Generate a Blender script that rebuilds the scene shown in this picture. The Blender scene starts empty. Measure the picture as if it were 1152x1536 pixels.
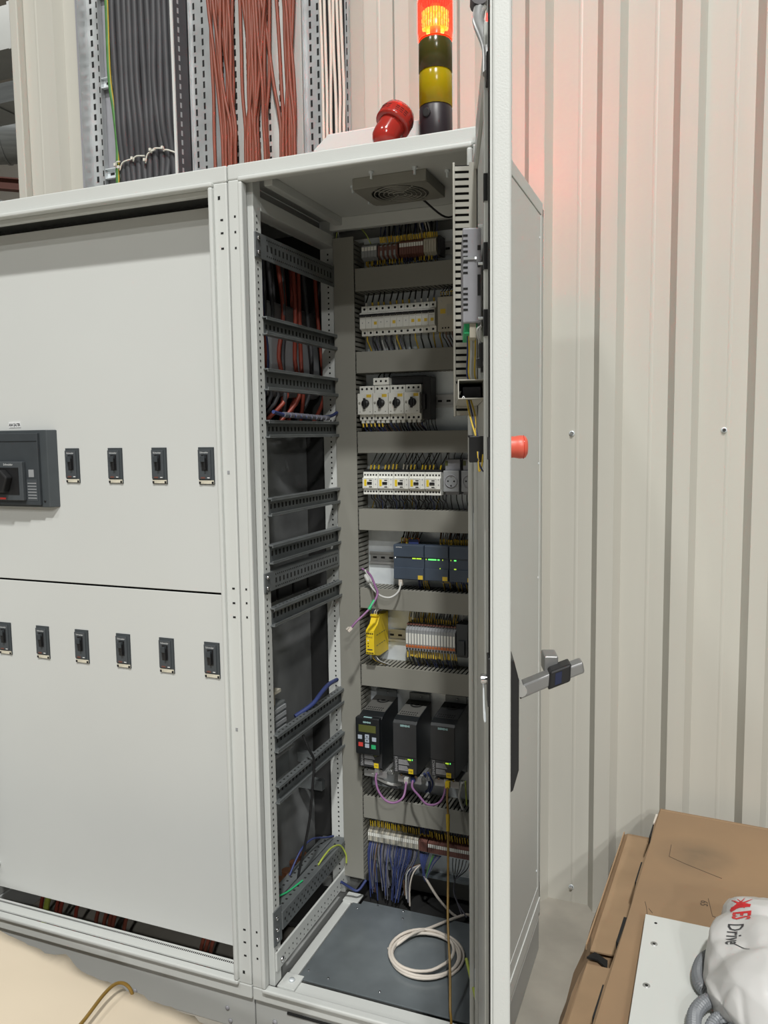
import bpy, bmesh, math, random
from mathutils import Matrix, Vector, noise
from mathutils.bvhtree import BVHTree
random.seed(7)
S = bpy.context.scene
COL = S.collection
PI = math.pi

# ------------------------------------------------------------------ camera
cam_d = bpy.data.cameras.new('camera'); cam = bpy.data.objects.new('camera', cam_d); COL.objects.link(cam)
YAW, PIT, ROL = 0.3762291, 0.0964763, -0.0134639
f0 = Vector((-math.sin(YAW), math.cos(YAW), 0)); r0 = Vector((math.cos(YAW), math.sin(YAW), 0)); u0 = Vector((0, 0, 1))
fw = f0*math.cos(PIT) - u0*math.sin(PIT); up = u0*math.cos(PIT) + f0*math.sin(PIT)
rt = r0*math.cos(ROL) + up*math.sin(ROL); up2 = up*math.cos(ROL) - r0*math.sin(ROL)
M = Matrix((rt, up2, -fw)).transposed().to_4x4(); M.translation = Vector((1.0015, -1.6043, 1.4930))
cam.matrix_world = M
cam_d.sensor_fit = 'VERTICAL'; cam_d.sensor_height = 24.0; cam_d.lens = 24.0*1198.37/1536
cam_d.clip_start = 0.02; cam_d.clip_end = 200
S.camera = cam

# ------------------------------------------------------------------ world, lamps, exposure
W = bpy.data.worlds.new('hall_ambient'); S.world = W; W.use_nodes = True
W.node_tree.nodes['Background'].inputs[0].default_value = (0.97, 1.0, 0.98, 1)
W.node_tree.nodes['Background'].inputs[1].default_value = 0.085
def disk_lamp(name, loc, target, power, size=0.45, color=(1.0, 1.0, 0.97)):
    d = bpy.data.lights.new(name, 'AREA'); d.shape = 'DISK'; d.size = size; d.energy = power; d.color = color
    o = bpy.data.objects.new(name, d); COL.objects.link(o); o.location = loc
    o.rotation_euler = (Vector(target) - Vector(loc)).to_track_quat('-Z', 'Y').to_euler()
    return o
disk_lamp('bay_or_fill_lamp', (3.0, -6.5, 11.0), (2.8, -6.0, 0), 1650, 0.6)
disk_lamp('bay_or_fill_lamp', (-2.6, -6.5, 11.0), (-2.4, -6.0, 0), 430, 0.8)  # unseen fill lamp, added from the front left
disk_lamp('bay_or_fill_lamp', (7.6, -14.0, 11.0), (6.8, -12.5, 0), 1250, 0.9)  # unseen fill lamp, added to brighten the lower right wall
disk_lamp('bay_or_fill_lamp', (10.0, -19.0, 11.0), (9.0, -17.0, 0), 1700, 0.9)  # second unseen fill lamp added on the far right
disk_lamp('bay_or_fill_lamp', (-8.0, 4.0, 8.6), (-8.0, 4.5, 0), 320, 0.8)
S.view_settings.view_transform = 'Standard'; S.view_settings.look = 'None'
S.view_settings.gamma = 1.0; S.view_settings.use_curve_mapping = False
S.view_settings.exposure = -0.36

# ------------------------------------------------------------------ materials
MATS = {}
def mat(name, col, rough=0.5, metal=0.0, nz=0.06, scale=8.0, bump=0.0, bscale=60.0, emit=None, es=0.0, spec=0.5,
        dark=None, stretch=(1, 1, 1), trans=0.0, translucent=0.0):
    m = bpy.data.materials.new(name); m.use_nodes = True; nt = m.node_tree; N = nt.nodes; L = nt.links
    b = N['Principled BSDF']
    b.inputs['Roughness'].default_value = rough; b.inputs['Metallic'].default_value = metal
    b.inputs['Specular IOR Level'].default_value = spec
    if trans: b.inputs['Transmission Weight'].default_value = trans
    tc = N.new('ShaderNodeTexCoord'); mp = N.new('ShaderNodeMapping'); mp.inputs['Scale'].default_value = stretch
    L.new(tc.outputs['Object'], mp.inputs['Vector'])
    n = N.new('ShaderNodeTexNoise'); n.inputs['Scale'].default_value = scale; n.inputs['Detail'].default_value = 4
    L.new(mp.outputs[0], n.inputs['Vector'])
    r = N.new('ShaderNodeValToRGB'); r.color_ramp.elements[0].position = 0.3; r.color_ramp.elements[1].position = 0.7
    lo = dark if dark else tuple(c*(1-nz) for c in col); hi = tuple(min(1, c*(1+nz)) for c in col) if not dark else col
    r.color_ramp.elements[0].color = (*lo, 1); r.color_ramp.elements[1].color = (*hi, 1)
    L.new(n.outputs['Fac'], r.inputs[0]); L.new(r.outputs[0], b.inputs['Base Color'])
    if bump:
        n2 = N.new('ShaderNodeTexNoise'); n2.inputs['Scale'].default_value = bscale; n2.inputs['Detail'].default_value = 2
        L.new(mp.outputs[0], n2.inputs['Vector'])
        bp = N.new('ShaderNodeBump'); bp.inputs['Strength'].default_value = bump; bp.inputs['Distance'].default_value = 0.002
        L.new(n2.outputs['Fac'], bp.inputs['Height']); L.new(bp.outputs[0], b.inputs['Normal'])
    if emit:
        b.inputs['Emission Color'].default_value = (*emit, 1); b.inputs['Emission Strength'].default_value = es
    if translucent:
        t = N.new('ShaderNodeBsdfTranslucent'); t.inputs[0].default_value = (*col, 1)
        mx = N.new('ShaderNodeMixShader'); mx.inputs[0].default_value = translucent
        L.new(b.outputs[0], mx.inputs[1]); L.new(t.outputs[0], mx.inputs[2])
        L.new(mx.outputs[0], N['Material Output'].inputs['Surface'])
    MATS[name] = m
    return m
mat('paint', (0.60, 0.615, 0.595), 0.42, nz=0.015, scale=3, bump=0.12, bscale=420)
mat('paint_panel', (0.60, 0.612, 0.595), 0.5, nz=0.02, scale=2, bump=0.05, bscale=500)
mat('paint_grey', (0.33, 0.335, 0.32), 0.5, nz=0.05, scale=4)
mat('plinth', (0.42, 0.43, 0.42), 0.5, nz=0.03, scale=4)
mat('cream_wall', (0.545, 0.53, 0.475), 0.38, nz=0.03, scale=1.5, stretch=(6, 1, 0.6))
mat('galv', (0.80, 0.85, 0.90), 0.36, 0.3, nz=0.16, scale=14, bump=0.05, bscale=90)
mat('galv_plate', (0.19, 0.215, 0.23), 0.3, 0.4, nz=0.3, scale=5)
mat('rail_steel', (0.20, 0.215, 0.22), 0.45, 0.5, nz=0.12, scale=20)
mat('tray_galv', (0.50, 0.515, 0.52), 0.4, 0.55, nz=0.15, scale=10)
mat('chrome', (0.75, 0.75, 0.77), 0.15, 1.0, nz=0.03)
mat('alu', (0.50, 0.505, 0.50), 0.4, 0.7, nz=0.05)
mat('duct_grey', (0.25, 0.245, 0.215), 0.55, nz=0.03, scale=10)
mat('duct_light', (0.40, 0.39, 0.345), 0.5, nz=0.04, scale=10)
mat('black', (0.012, 0.012, 0.013), 0.45, nz=0.1)
mat('hole', (0.01, 0.01, 0.01), 0.9, nz=0.1)
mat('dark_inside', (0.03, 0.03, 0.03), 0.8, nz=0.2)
mat('rubber', (0.02, 0.02, 0.02), 0.7, nz=0.1)
mat('dev_white', (0.80, 0.80, 0.75), 0.45, nz=0.03, scale=30)
mat('dev_beige', (0.47, 0.44, 0.36), 0.5, nz=0.04, scale=30)
mat('dev_grey', (0.30, 0.31, 0.32), 0.5, nz=0.04, scale=30)
mat('dev_midgrey', (0.30, 0.30, 0.325), 0.5, nz=0.04, scale=30)
mat('yellow', (0.80, 0.58, 0.02), 0.45, nz=0.04, scale=30)
mat('marker_yellow', (0.75, 0.52, 0.05), 0.5, nz=0.1, scale=60)
mat('plc_blue', (0.052, 0.072, 0.105), 0.45, nz=0.05, scale=30)
mat('vfd_dark', (0.035, 0.036, 0.038), 0.5, nz=0.06, scale=30)
mat('vfd_black', (0.010, 0.012, 0.014), 0.4, nz=0.06, scale=30)
mat('vfd_top_lit', (0.11, 0.108, 0.10), 0.55, nz=0.06, scale=30)  # drive tops: their lit tone is put into the colour
mat('teal_print', (0.36, 0.56, 0.56), 0.5, nz=0.02)
mat('white_print', (0.75, 0.76, 0.76), 0.5, nz=0.02)
mat('grey_print', (0.36, 0.36, 0.37), 0.5, nz=0.02)
mat('lcd', (0.10, 0.11, 0.03), 0.3, nz=0.05)
mat('btn_grey', (0.42, 0.47, 0.55), 0.5, nz=0.03)
mat('btn_red', (0.65, 0.06, 0.05), 0.5, nz=0.03)
mat('btn_green', (0.03, 0.42, 0.16), 0.5, nz=0.03)
mat('led_green', (0.1, 0.9, 0.2), 0.4, emit=(0.15, 1.0, 0.18), es=1.6)
mat('led_lime', (0.5, 0.9, 0.05), 0.4, emit=(0.6, 0.9, 0.05), es=0.8)
mat('led_white', (0.9, 0.9, 0.9), 0.4, emit=(1, 1, 0.95), es=1.5)
mat('breaker_grey', (0.042, 0.049, 0.055), 0.5, nz=0.05, scale=30)
mat('breaker_face', (0.062, 0.070, 0.077), 0.5, nz=0.05, scale=30)
mat('breaker_side', (0.055, 0.064, 0.070), 0.5, nz=0.05, scale=30)
mat('red_plastic', (0.62, 0.055, 0.035), 0.22, nz=0.04, scale=20)
mat('estop_red', (0.74, 0.12, 0.075), 0.4, nz=0.03, scale=20)
mat('siren_red', (0.36, 0.028, 0.02), 0.16, nz=0.05, scale=20)
mat('tower_black', (0.025, 0.018, 0.022), 0.4, nz=0.05)
mat('lens_yellow', (0.62, 0.46, 0.01), 0.2, nz=0.05, scale=30, translucent=0.45)
mat('lens_green', (0.085, 0.085, 0.02), 0.2, nz=0.1, scale=30, translucent=0.35)
mat('cable_black', (0.055, 0.055, 0.060), 0.55, nz=0.1, scale=15)
mat('cable_orange', (0.235, 0.066, 0.040), 0.5, nz=0.14, scale=6)
mat('cable_red', (0.28, 0.05, 0.03), 0.5, nz=0.12, scale=6)
mat('cable_white', (0.66, 0.60, 0.53), 0.45, nz=0.05, scale=6)
mat('cable_grey', (0.50, 0.50, 0.48), 0.45, nz=0.05, scale=10)
mat('cable_green', (0.07, 0.20, 0.05), 0.5, nz=0.2, scale=30)
mat('cable_yellow_green', (0.42, 0.50, 0.08), 0.5, nz=0.2, scale=30)
mat('cable_blue', (0.032, 0.048, 0.16), 0.5, nz=0.15, scale=20)
mat('cable_navy', (0.03, 0.04, 0.11), 0.5, nz=0.15, scale=20)
mat('cable_purple', (0.26, 0.12, 0.26), 0.45, nz=0.08, scale=20)
mat('wire_black', (0.014, 0.014, 0.015), 0.5, nz=0.1)
mat('wire_brown', (0.10, 0.055, 0.03), 0.5, nz=0.1)
mat('wire_slate', (0.14, 0.14, 0.17), 0.5, nz=0.1)
mat('wire_yellow', (0.50, 0.34, 0.03), 0.5, nz=0.1)
mat('cable_brown', (0.22, 0.13, 0.025), 0.45, nz=0.15, scale=20)
mat('zip_white', (0.72, 0.70, 0.62), 0.4, nz=0.05)
mat('copper', (0.55, 0.25, 0.14), 0.3, 0.9, nz=0.1)
mat('term_brown', (0.16, 0.065, 0.05), 0.5, nz=0.1, scale=40)
mat('term_orange', (0.60, 0.16, 0.04), 0.5, nz=0.05, scale=40)
mat('card', (0.335, 0.215, 0.12), 0.75, nz=0.05, scale=4, dark=(0.275, 0.18, 0.105), bump=0.15, bscale=30, stretch=(1, 1, 1))
mat('card_edge', (0.38, 0.255, 0.15), 0.8, nz=0.08, scale=10)
mat('pencil', (0.10, 0.07, 0.05), 0.8)
mat('white_sheet', (0.62, 0.635, 0.615), 0.4, nz=0.015, scale=3)
mat('bag', (0.68, 0.67, 0.66), 0.32, nz=0.02, scale=6, bump=0.3, bscale=18, translucent=0.15)
mat('print_red', (0.62, 0.03, 0.035), 0.4, nz=0.02)
mat('print_dark', (0.05, 0.05, 0.055), 0.4, nz=0.02)
mat('conduit', (0.19, 0.20, 0.215), 0.45, nz=0.05, scale=20)
mat('paper', (0.68, 0.575, 0.44), 0.8, nz=0.05, scale=2.5, dark=(0.63, 0.535, 0.405), bump=0.2, bscale=10)
mat('concrete', (0.40, 0.37, 0.32), 0.75, nz=0.05, scale=7, dark=(0.31, 0.29, 0.25), bump=0.2, bscale=40)
mat('hall_panel', (0.62, 0.58, 0.52), 0.6, nz=0.04, scale=0.6)
mat('hall_duct', (0.30, 0.315, 0.315), 0.4, 0.6, nz=0.15, scale=3, stretch=(1, 1, 12))
mat('hall_brown', (0.16, 0.06, 0.045), 0.6)
mat('lever_grey', (0.27, 0.27, 0.27), 0.38, 0.6, nz=0.05)
mat('glass_blue', (0.010, 0.016, 0.05), 0.25, nz=0.1)
mat('dust_cream', (0.62, 0.58, 0.47), 0.6, nz=0.2, scale=60)
mat('card_stained', (0.335, 0.215, 0.12), 0.75, nz=0.05, scale=4, dark=(0.275, 0.18, 0.105), bump=0.15, bscale=30)
def add_stain(m, centre, radius, col):
    nt = m.node_tree; N = nt.nodes; L = nt.links; b = N['Principled BSDF']; src = b.inputs['Base Color'].links[0].from_socket
    tc = N.new('ShaderNodeTexCoord'); nz = N.new('ShaderNodeTexNoise'); nz.inputs['Scale'].default_value = 14; nz.inputs['Detail'].default_value = 5
    L.new(tc.outputs['Object'], nz.inputs['Vector'])
    d = N.new('ShaderNodeVectorMath'); d.operation = 'DISTANCE'; L.new(tc.outputs['Object'], d.inputs[0]); d.inputs[1].default_value = centre
    mr = N.new('ShaderNodeMapRange'); mr.inputs[1].default_value = 0.0; mr.inputs[2].default_value = radius; mr.inputs[3].default_value = 1.1; mr.inputs[4].default_value = 0.0; L.new(d.outputs['Value'], mr.inputs[0])
    mu = N.new('ShaderNodeMath'); mu.operation = 'MULTIPLY'; L.new(mr.outputs[0], mu.inputs[0]); L.new(nz.outputs['Fac'], mu.inputs[1])
    mx = N.new('ShaderNodeMix'); mx.data_type = 'RGBA'; L.new(mu.outputs[0], mx.inputs[0]); L.new(src, mx.inputs[6]); mx.inputs[7].default_value = (*col, 1); L.new(mx.outputs[2], b.inputs['Base Color'])
add_stain(MATS['card_stained'], (-0.085, 0.235, 0.097), 0.11, (0.10, 0.085, 0.062))
# red lens: tinted, lets the lamp inside through and scatters its light
def lens_red():
    m = bpy.data.materials.new('lens_red_lit'); m.use_nodes = True; nt = m.node_tree; N = nt.nodes; L = nt.links
    b = N['Principled BSDF']; b.inputs['Base Color'].default_value = (0.55, 0.02, 0.01, 1); b.inputs['Roughness'].default_value = 0.2
    b.inputs['Emission Color'].default_value = (1.0, 0.0014, 0.0008, 1)
    wv = N.new('ShaderNodeTexNoise'); wv.inputs['Scale'].default_value = 60
    mr = N.new('ShaderNodeMapRange'); mr.inputs[3].default_value = 80; mr.inputs[4].default_value = 130
    L.new(wv.outputs['Fac'], mr.inputs[0]); L.new(mr.outputs[0], b.inputs['Emission Strength'])
    t = N.new('ShaderNodeBsdfTransparent'); t.inputs[0].default_value = (1.0, 0.5, 0.22, 1)
    mx = N.new('ShaderNodeMixShader'); mx.inputs[0].default_value = 0.55
    L.new(b.outputs[0], mx.inputs[1]); L.new(t.outputs[0], mx.inputs[2]); L.new(mx.outputs[0], N['Material Output'].inputs['Surface'])
    MATS['lens_red'] = m
lens_red()
mat('led_lamp', (1, 0.3, 0.1), 0.5, emit=(1.0, 0.40, 0.03), es=7)
mat('led_hot', (1, 0.6, 0.2), 0.5, emit=(1.0, 0.8, 0.25), es=4)

# ------------------------------------------------------------------ builders
WMX = {}
def wm(o):
    while o is not None:
        if o.name in WMX: return WMX[o.name]
        o = o.parent
    return Matrix.Identity(4)
def link(o, parent=None):
    COL.objects.link(o)
    if parent is not None: o.parent = parent
    return o
def tag(o, label=None, cat=None, group=None, kind=None):
    if label: o['label'] = label
    if cat: o['category'] = cat
    if group: o['group'] = group
    if kind: o['kind'] = kind
    return o
def thing(name, label, cat, loc, group=None, rotz=0.0):
    o = bpy.data.objects.new(name, None); o.empty_display_size = 0.02; link(o)
    o.location = loc; o.rotation_euler = (0, 0, rotz)
    WMX[o.name] = Matrix.Translation(Vector(loc)) @ Matrix.Rotation(rotz, 4, 'Z')
    return tag(o, label, cat, group)

class MB:
    """collects shapes in world coordinates (or through the matrix X) and links them as one mesh"""
    def __init__(s, X=None): s.v = []; s.f = []; s.sm = []; s.X = X
    def _add(s, vs, fs, smooth=False):
        o = len(s.v)
        s.v += [tuple(s.X @ Vector(p)) if s.X else tuple(p) for p in vs]
        s.f += [tuple(i+o for i in f) for f in fs]; s.sm += [smooth]*len(fs); return s
    def box(s, x0, x1, y0, y1, z0, z1, m=None):
        vs = [(x, y, z) for z in (z0, z1) for y in (y0, y1) for x in (x0, x1)]
        if m: vs = [m @ Vector(p) for p in vs]
        return s._add(vs, [(0, 2, 3, 1), (4, 5, 7, 6), (0, 1, 5, 4), (2, 6, 7, 3), (0, 4, 6, 2), (1, 3, 7, 5)])
    def ring(s, x0, x1, z0, z1, w, y0, y1):
        s.box(x0, x1, y0, y1, z0, z0+w); s.box(x0, x1, y0, y1, z1-w, z1)
        s.box(x0, x0+w, y0, y1, z0+w, z1-w); s.box(x1-w, x1, y0, y1, z0+w, z1-w); return s
    def cyl(s, a, b, r, n=12, r2=None, cap=True):
        a = Vector(a); b = Vector(b); d = (b-a).normalized(); r2 = r if r2 is None else r2
        e = d.orthogonal().normalized(); g = d.cross(e)
        vs = []
        for p, q in ((a, r), (b, r2)):
            for i in range(n):
                t = 2*PI*i/n; vs.append(p + e*math.cos(t)*q + g*math.sin(t)*q)
        s._add(vs, [(i, (i+1) % n, n+(i+1) % n, n+i) for i in range(n)], True)
        if cap: s._add(vs[:n][::-1], [tuple(range(n))]); s._add(vs[n:], [tuple(range(n))])
        return s
    def lathe(s, base, axis, prof, n=20):
        """prof: (radius, height along axis)"""
        a = Vector(base); d = Vector(axis).normalized(); e = d.orthogonal().normalized(); g = d.cross(e)
        vs = []; fs = []
        for r, h in prof:
            for i in range(n):
                t = 2*PI*i/n; vs.append(a + d*h + (e*math.cos(t)+g*math.sin(t))*max(r, 1e-5))
        for k in range(len(prof)-1):
            for i in range(n):
                fs.append((k*n+i, k*n+(i+1) % n, (k+1)*n+(i+1) % n, (k+1)*n+i))
        return s._add(vs, fs, True)
    def tube(s, pts, r, n=7, sub=6, smooth=True):
        P = [Vector(p) for p in pts]
        if sub > 1 and len(P) > 2:
            Q = [P[0]*2-P[1]] + P + [P[-1]*2-P[-2]]; out = []
            for i in range(1, len(Q)-2):
                for k in range(sub):
                    t = k/sub; a, b, c, d = Q[i-1], Q[i], Q[i+1], Q[i+2]
                    out.append(0.5*((2*b)+(c-a)*t+(2*a-5*b+4*c-d)*t*t+(3*b-a-3*c+d)*t**3))
            out.append(P[-1]); P = out
        vs = []; e = None
        for i, p in enumerate(P):
            d = (P[min(i+1, len(P)-1)] - P[max(i-1, 0)]).normalized()
            e = d.orthogonal().normalized() if e is None else (e - d*e.dot(d)).normalized()
            g = d.cross(e)
            for k in range(n):
                t = 2*PI*k/n; vs.append(p + (e*math.cos(t)+g*math.sin(t))*r)
        m = len(P)
        fs = [(i*n+k, i*n+(k+1) % n, (i+1)*n+(k+1) % n, (i+1)*n+k) for i in range(m-1) for k in range(n)]
        s._add(vs, fs, True)
        s._add(vs[:n][::-1], [tuple(range(n))]); s._add(vs[-n:], [tuple(range(n))]); return s
    def prism(s, poly, axis, a, b):
        """poly of 2D points extruded along axis 'x','y','z' from a to b"""
        n = len(poly)
        def mk(p, t): return {'x': (t, p[0], p[1]), 'y': (p[0], t, p[1]), 'z': (p[0], p[1], t)}[axis]
        vs = [mk(p, a) for p in poly] + [mk(p, b) for p in poly]
        return s._add(vs, [tuple(range(n))[::-1], tuple(range(n, 2*n))] + [(i, (i+1) % n, n+(i+1) % n, n+i) for i in range(n)])
    def mesh(s, name, material, inv=None):
        me = bpy.data.meshes.new(name)
        vs = [tuple(inv @ Vector(p)) for p in s.v] if inv else s.v
        me.from_pydata(vs, [], s.f); me.polygons.foreach_set('use_smooth', s.sm)
        bm = bmesh.new(); bm.from_mesh(me); bmesh.ops.recalc_face_normals(bm, faces=bm.faces); bm.to_mesh(me); bm.free()
        me.materials.append(MATS[material]); me.update(); return me
    def build(s, name, material, parent=None, bevel=0.0, seg=2, kind=None):
        inv = wm(parent).inverted() if parent is not None else None
        o = bpy.data.objects.new(name, s.mesh(name, material, inv)); link(o, parent)
        if bevel:
            b = o.modifiers.new('bevel', 'BEVEL'); b.width = bevel; b.segments = seg; b.limit_method = 'ANGLE'; b.angle_limit = math.radians(50)
        if kind: o['kind'] = kind
        return o
def solo(mb, name, material, label, cat, group=None, base=None, bevel=0.0, kind=None):
    """a thing that is one mesh, its origin at base"""
    base = Vector(base) if base else Vector((sum(p[0] for p in mb.v)/len(mb.v), sum(p[1] for p in mb.v)/len(mb.v), min(p[2] for p in mb.v)))
    o = bpy.data.objects.new(name, mb.mesh(name, material, Matrix.Translation(-base))); link(o); o.location = base
    if bevel:
        b = o.modifiers.new('bevel', 'BEVEL'); b.width = bevel; b.segments = 2; b.limit_method = 'ANGLE'; b.angle_limit = math.radians(50)
    return tag(o, label, cat, group, kind)
def copy_tree(o, parent=None):
    c = o.copy(); COL.objects.link(c); c.parent = parent
    for ch in list(o.children): copy_tree(ch, c)
    return c
ORD = ['first', 'second', 'third', 'fourth', 'fifth', 'sixth', 'seventh', 'eighth', 'ninth', 'tenth', 'eleventh', 'twelfth',
       'thirteenth', 'fourteenth', 'fifteenth', 'sixteenth', 'seventeenth', 'eighteenth', 'nineteenth', 'twentieth']
def text_mb(body, size, mtx, shear=0.0, bold=0.0, sx=1.0):
    """flat lettering: text in local XY mapped by mtx"""
    c = bpy.data.curves.new('lettering', 'FONT'); c.body = body; c.size = size; c.shear = shear; c.offset = bold
    c.align_x = 'CENTER'; c.align_y = 'CENTER'; c.resolution_u = 2
    o = bpy.data.objects.new('lettering', c); COL.objects.link(o)
    dg = bpy.context.evaluated_depsgraph_get(); me = bpy.data.meshes.new_from_object(o.evaluated_get(dg))
    mb = MB(); mb._add([mtx @ Vector((v.co.x*sx, v.co.y, 0)) for v in me.vertices], [tuple(p.vertices) for p in me.polygons])
    bpy.data.objects.remove(o); bpy.data.curves.remove(c); bpy.data.meshes.remove(me)
    return mb
def front_mtx(x, y, z, rot=0.0):
    """lettering that faces -y at (x,y,z)"""
    return Matrix.Translation((x, y, z)) @ Matrix.Rotation(rot, 4, 'Y') @ Matrix.Rotation(PI/2, 4, 'X')

# ------------------------------------------------------------------ setting
WY = 0.86
mb = MB(); mb.box(-16, 12, -14, 18, -0.1, 0.0); fl = mb.build('floor', 'concrete'); fl['kind'] = 'structure'
def rib_wall(x0, x1, y, z0, z1, start, pitch=0.2085, h=0.034, s=0.019, crest=0.046, t=0.006):
    """trapezoid sheet: pans at y, crests at y-h"""
    pts = [(x0, y)]
    k = math.ceil((x0-start)/pitch); x = start+k*pitch
    while x + 2*s + crest < x1:
        # a shallow stiffening crease in the pan before each rib
        mid = x - (pitch-2*s-crest)*0.38
        if mid - 0.012 > pts[-1][0]: pts += [(mid-0.006, y), (mid-0.002, y-0.0012), (mid+0.002, y-0.0012), (mid+0.006, y)]
        pts += [(x, y), (x+s, y-h), (x+s+crest, y-h), (x+2*s+crest, y)]
        x += pitch
    pts.append((x1, y))
    back = [(p[0], p[1]+t) for p in reversed(pts)]
    m = MB(); n = len(pts); vs = []; fs = []
    for (a, b) in pts: vs += [(a, b, z0), (a, b, z1)]
    for (a, b) in back: vs += [(a, b, z0), (a, b, z1)]
    N2 = 2*n
    for i in range(N2):
        j = (i+1) % N2; fs.append((2*i, 2*j, 2*j+1, 2*i+1))
    for i in range(n-1):
        a, b, c, d = i, i+1, N2-2-i, N2-1-i
        fs.append((2*a, 2*b, 2*c, 2*d)); fs.append((2*a+1, 2*d+1, 2*c+1, 2*b+1))
    m._add(vs, fs); return m
w = rib_wall(-0.02, 2.9, WY, 0.0, 4.6, 0.0785).build('wall_back', 'cream_wall'); w['kind'] = 'structure'
w2 = rib_wall(-1.405, -0.0205, WY, 0.0, 4.6, -1.30).build('wall_back_left', 'cream_wall'); w2['kind'] = 'structure'
mb = MB()
mb.box(-1.445, -1.407, WY-0.03, WY+0.25, 0, 4.6); tr = mb.build('trim_1', 'cream_wall', bevel=0.004); tr['kind'] = 'structure'
mb = MB(); mb.box(-1.142, -1.128, WY-0.028, WY-0.002, 0, 4.6); tr = mb.build('trim_2', 'cream_wall', bevel=0.003); tr['kind'] = 'structure'
# wall fixing screws
for i, (x, z, lb) in enumerate(((0.642, 1.489, 'zinc wall screw on the pan nearest the open cabinet, at eye level'), (1.065, 1.493, 'zinc wall screw at eye level near the right end of the wall'),
                                (0.653, 0.050, 'zinc wall screw just above the concrete floor'))):
    t = thing('wall_screw', lb, 'screw', (x, WY-0.001, z), 'wall screws')
    m = MB(); m.lathe((x, WY-0.0005, z), (0, -1, 0), [(0.0, 0), (0.0085, 0), (0.0085, 0.002), (0.0055, 0.0025)], 12); m.build('washer', 'galv', t)
    m = MB(); m.cyl((x, WY-0.002, z), (x, WY-0.009, z), 0.0045, 6); m.build('head', 'chrome', t)

# hall beyond the wall end (far, top left)
mb = MB(); mb.box(-22, -3, 13, 13.2, 0, 14); o = mb.build('wall_far', 'hall_panel'); o['kind'] = 'structure'
mb = MB(); mb.box(-24, -2.5, 5.5, 13, 9.2, 9.4); o = mb.build('ceiling', 'hall_panel'); o['kind'] = 'structure'
mb = MB(); mb.cyl((-11, 5.2, 5.35), (-5.2, 8.4, 5.75), 0.36, 24); 
for k in range(20):
    a = Vector((-11, 5.2, 5.35)).lerp(Vector((-5.2, 8.4, 5.75)), k/20); d = Vector((5.8, 3.2, .4)).normalized()
    mb.cyl(a, a+d*0.03, 0.375, 24)
solo(mb, 'round_air_duct', 'hall_duct', 'round galvanised spiral air duct high up in the hall, far left', 'air duct')
mb = MB(); mb.box(-9.5, -5.6, 5.9, 6.5, 6.02, 6.5); mb.box(-7.6, -7.55, 5.88, 6.52, 6.0, 6.52); mb.box(-6.55, -6.5, 5.88, 6.52, 6.0, 6.52)
solo(mb, 'square_air_duct', 'paint_grey', 'grey square-section air duct at the top left corner of the hall', 'air duct')
mb = MB(); mb.box(-5.2, -3.7, 3.4, 3.75, 4.12, 4.27); mb.box(-4.25, -4.22, 3.39, 3.76, 4.11, 4.28)
solo(mb, 'flat_air_duct', 'hall_duct', 'low flat grey duct below the round one, far left', 'air duct')
for k, (a, b, lb) in enumerate((((-10.5, 8, 5.65), (-6.0, 9.5, 5.15), 'upper red-brown steel beam seen past the wall end'), ((-10.8, 8, 4.8), (-6.0, 9.5, 4.55), 'lower red-brown steel beam seen past the wall end'))):
    m = MB(); d = (Vector(b)-Vector(a)); X = Matrix.Translation(a) @ d.to_track_quat('X', 'Z').to_matrix().to_4x4()
    L_ = d.length
    m.box(0, L_, -0.08, 0.08, -0.09, -0.07, X); m.box(0, L_, -0.08, 0.08, 0.07, 0.09, X); m.box(0, L_, -0.01, 0.01, -0.07, 0.07, X)
    solo(m, 'steel_beam', 'hall_brown', lb, 'beam', 'far steel beams')
mb = MB(); mb.cyl((-8.6, 4.2, 4.6), (-5.4, 6.5, 3.55), 0.3, 20)
solo(mb, 'sloping_air_duct', 'hall_duct', 'sloping round duct low down beside the wall end, far left', 'air duct')

# ------------------------------------------------------------------ distribution cabinet (left)
LX = -0.985
dc = thing('distribution_cabinet', 'pale grey switchboard cabinet with recessed breaker panels, left of the open one', 'cabinet', (-0.49, 0, 0))
m = MB(); m.ring(LX, -0.003, 0.1, 2.1, 0.036, 0.0, 0.02); m.build('front_frame', 'paint', dc, 0.003)
m = MB(); m.ring(LX+0.034, -0.037, 0.134, 2.066, 0.011, -0.010, 0.012); m.build('frame_lip', 'paint', dc, 0.004, 3)
m = MB(); m.box(LX+0.043, -0.046, 0.012, 0.03, 2.045, 2.057); m.box(LX+0.043, LX+0.055, 0.012, 0.03, 0.141, 2.045); m.box(-0.058, -0.046, 0.012, 0.03, 0.141, 2.045); m.build('frame_return', 'paint', dc, 0.002)
m = MB(); m.box(LX+0.04, -0.045, 0.022, 0.064, 0.1365, 0.1405); m.build('bottom_rail', 'paint', dc)
m = MB()
for i in range(150):
    x = LX+0.06+i*0.0058
    m.box(x, x+0.0030, 0.050, 0.056, 0.1402, 0.1412)
m.build('rail_perforation', 'hole', dc, kind='stuff')
up_p = MB().box(LX+0.05, -0.058, 0.08, 0.083, 1.1035, 2.04).build('upper_panel', 'paint_panel', dc, 0.0012)
lo_p = MB().box(LX+0.05, -0.058, 0.08, 0.083, 0.166, 1.0985).build('lower_panel', 'paint_panel', dc, 0.0012)
MB().box(LX+0.05, -0.058, 0.092, 0.094, 1.08, 1.12).build('panel_backing', 'hole', dc)
MB().box(LX, -0.003, 0.02, 0.6, 2.085, 2.1).build('roof', 'paint', dc, 0.002)
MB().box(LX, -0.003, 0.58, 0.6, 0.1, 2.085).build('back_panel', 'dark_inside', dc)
MB().box(LX, LX+0.015, 0.02, 0.58, 0.1, 2.085).build('side_panel', 'paint_grey', dc)
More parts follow.
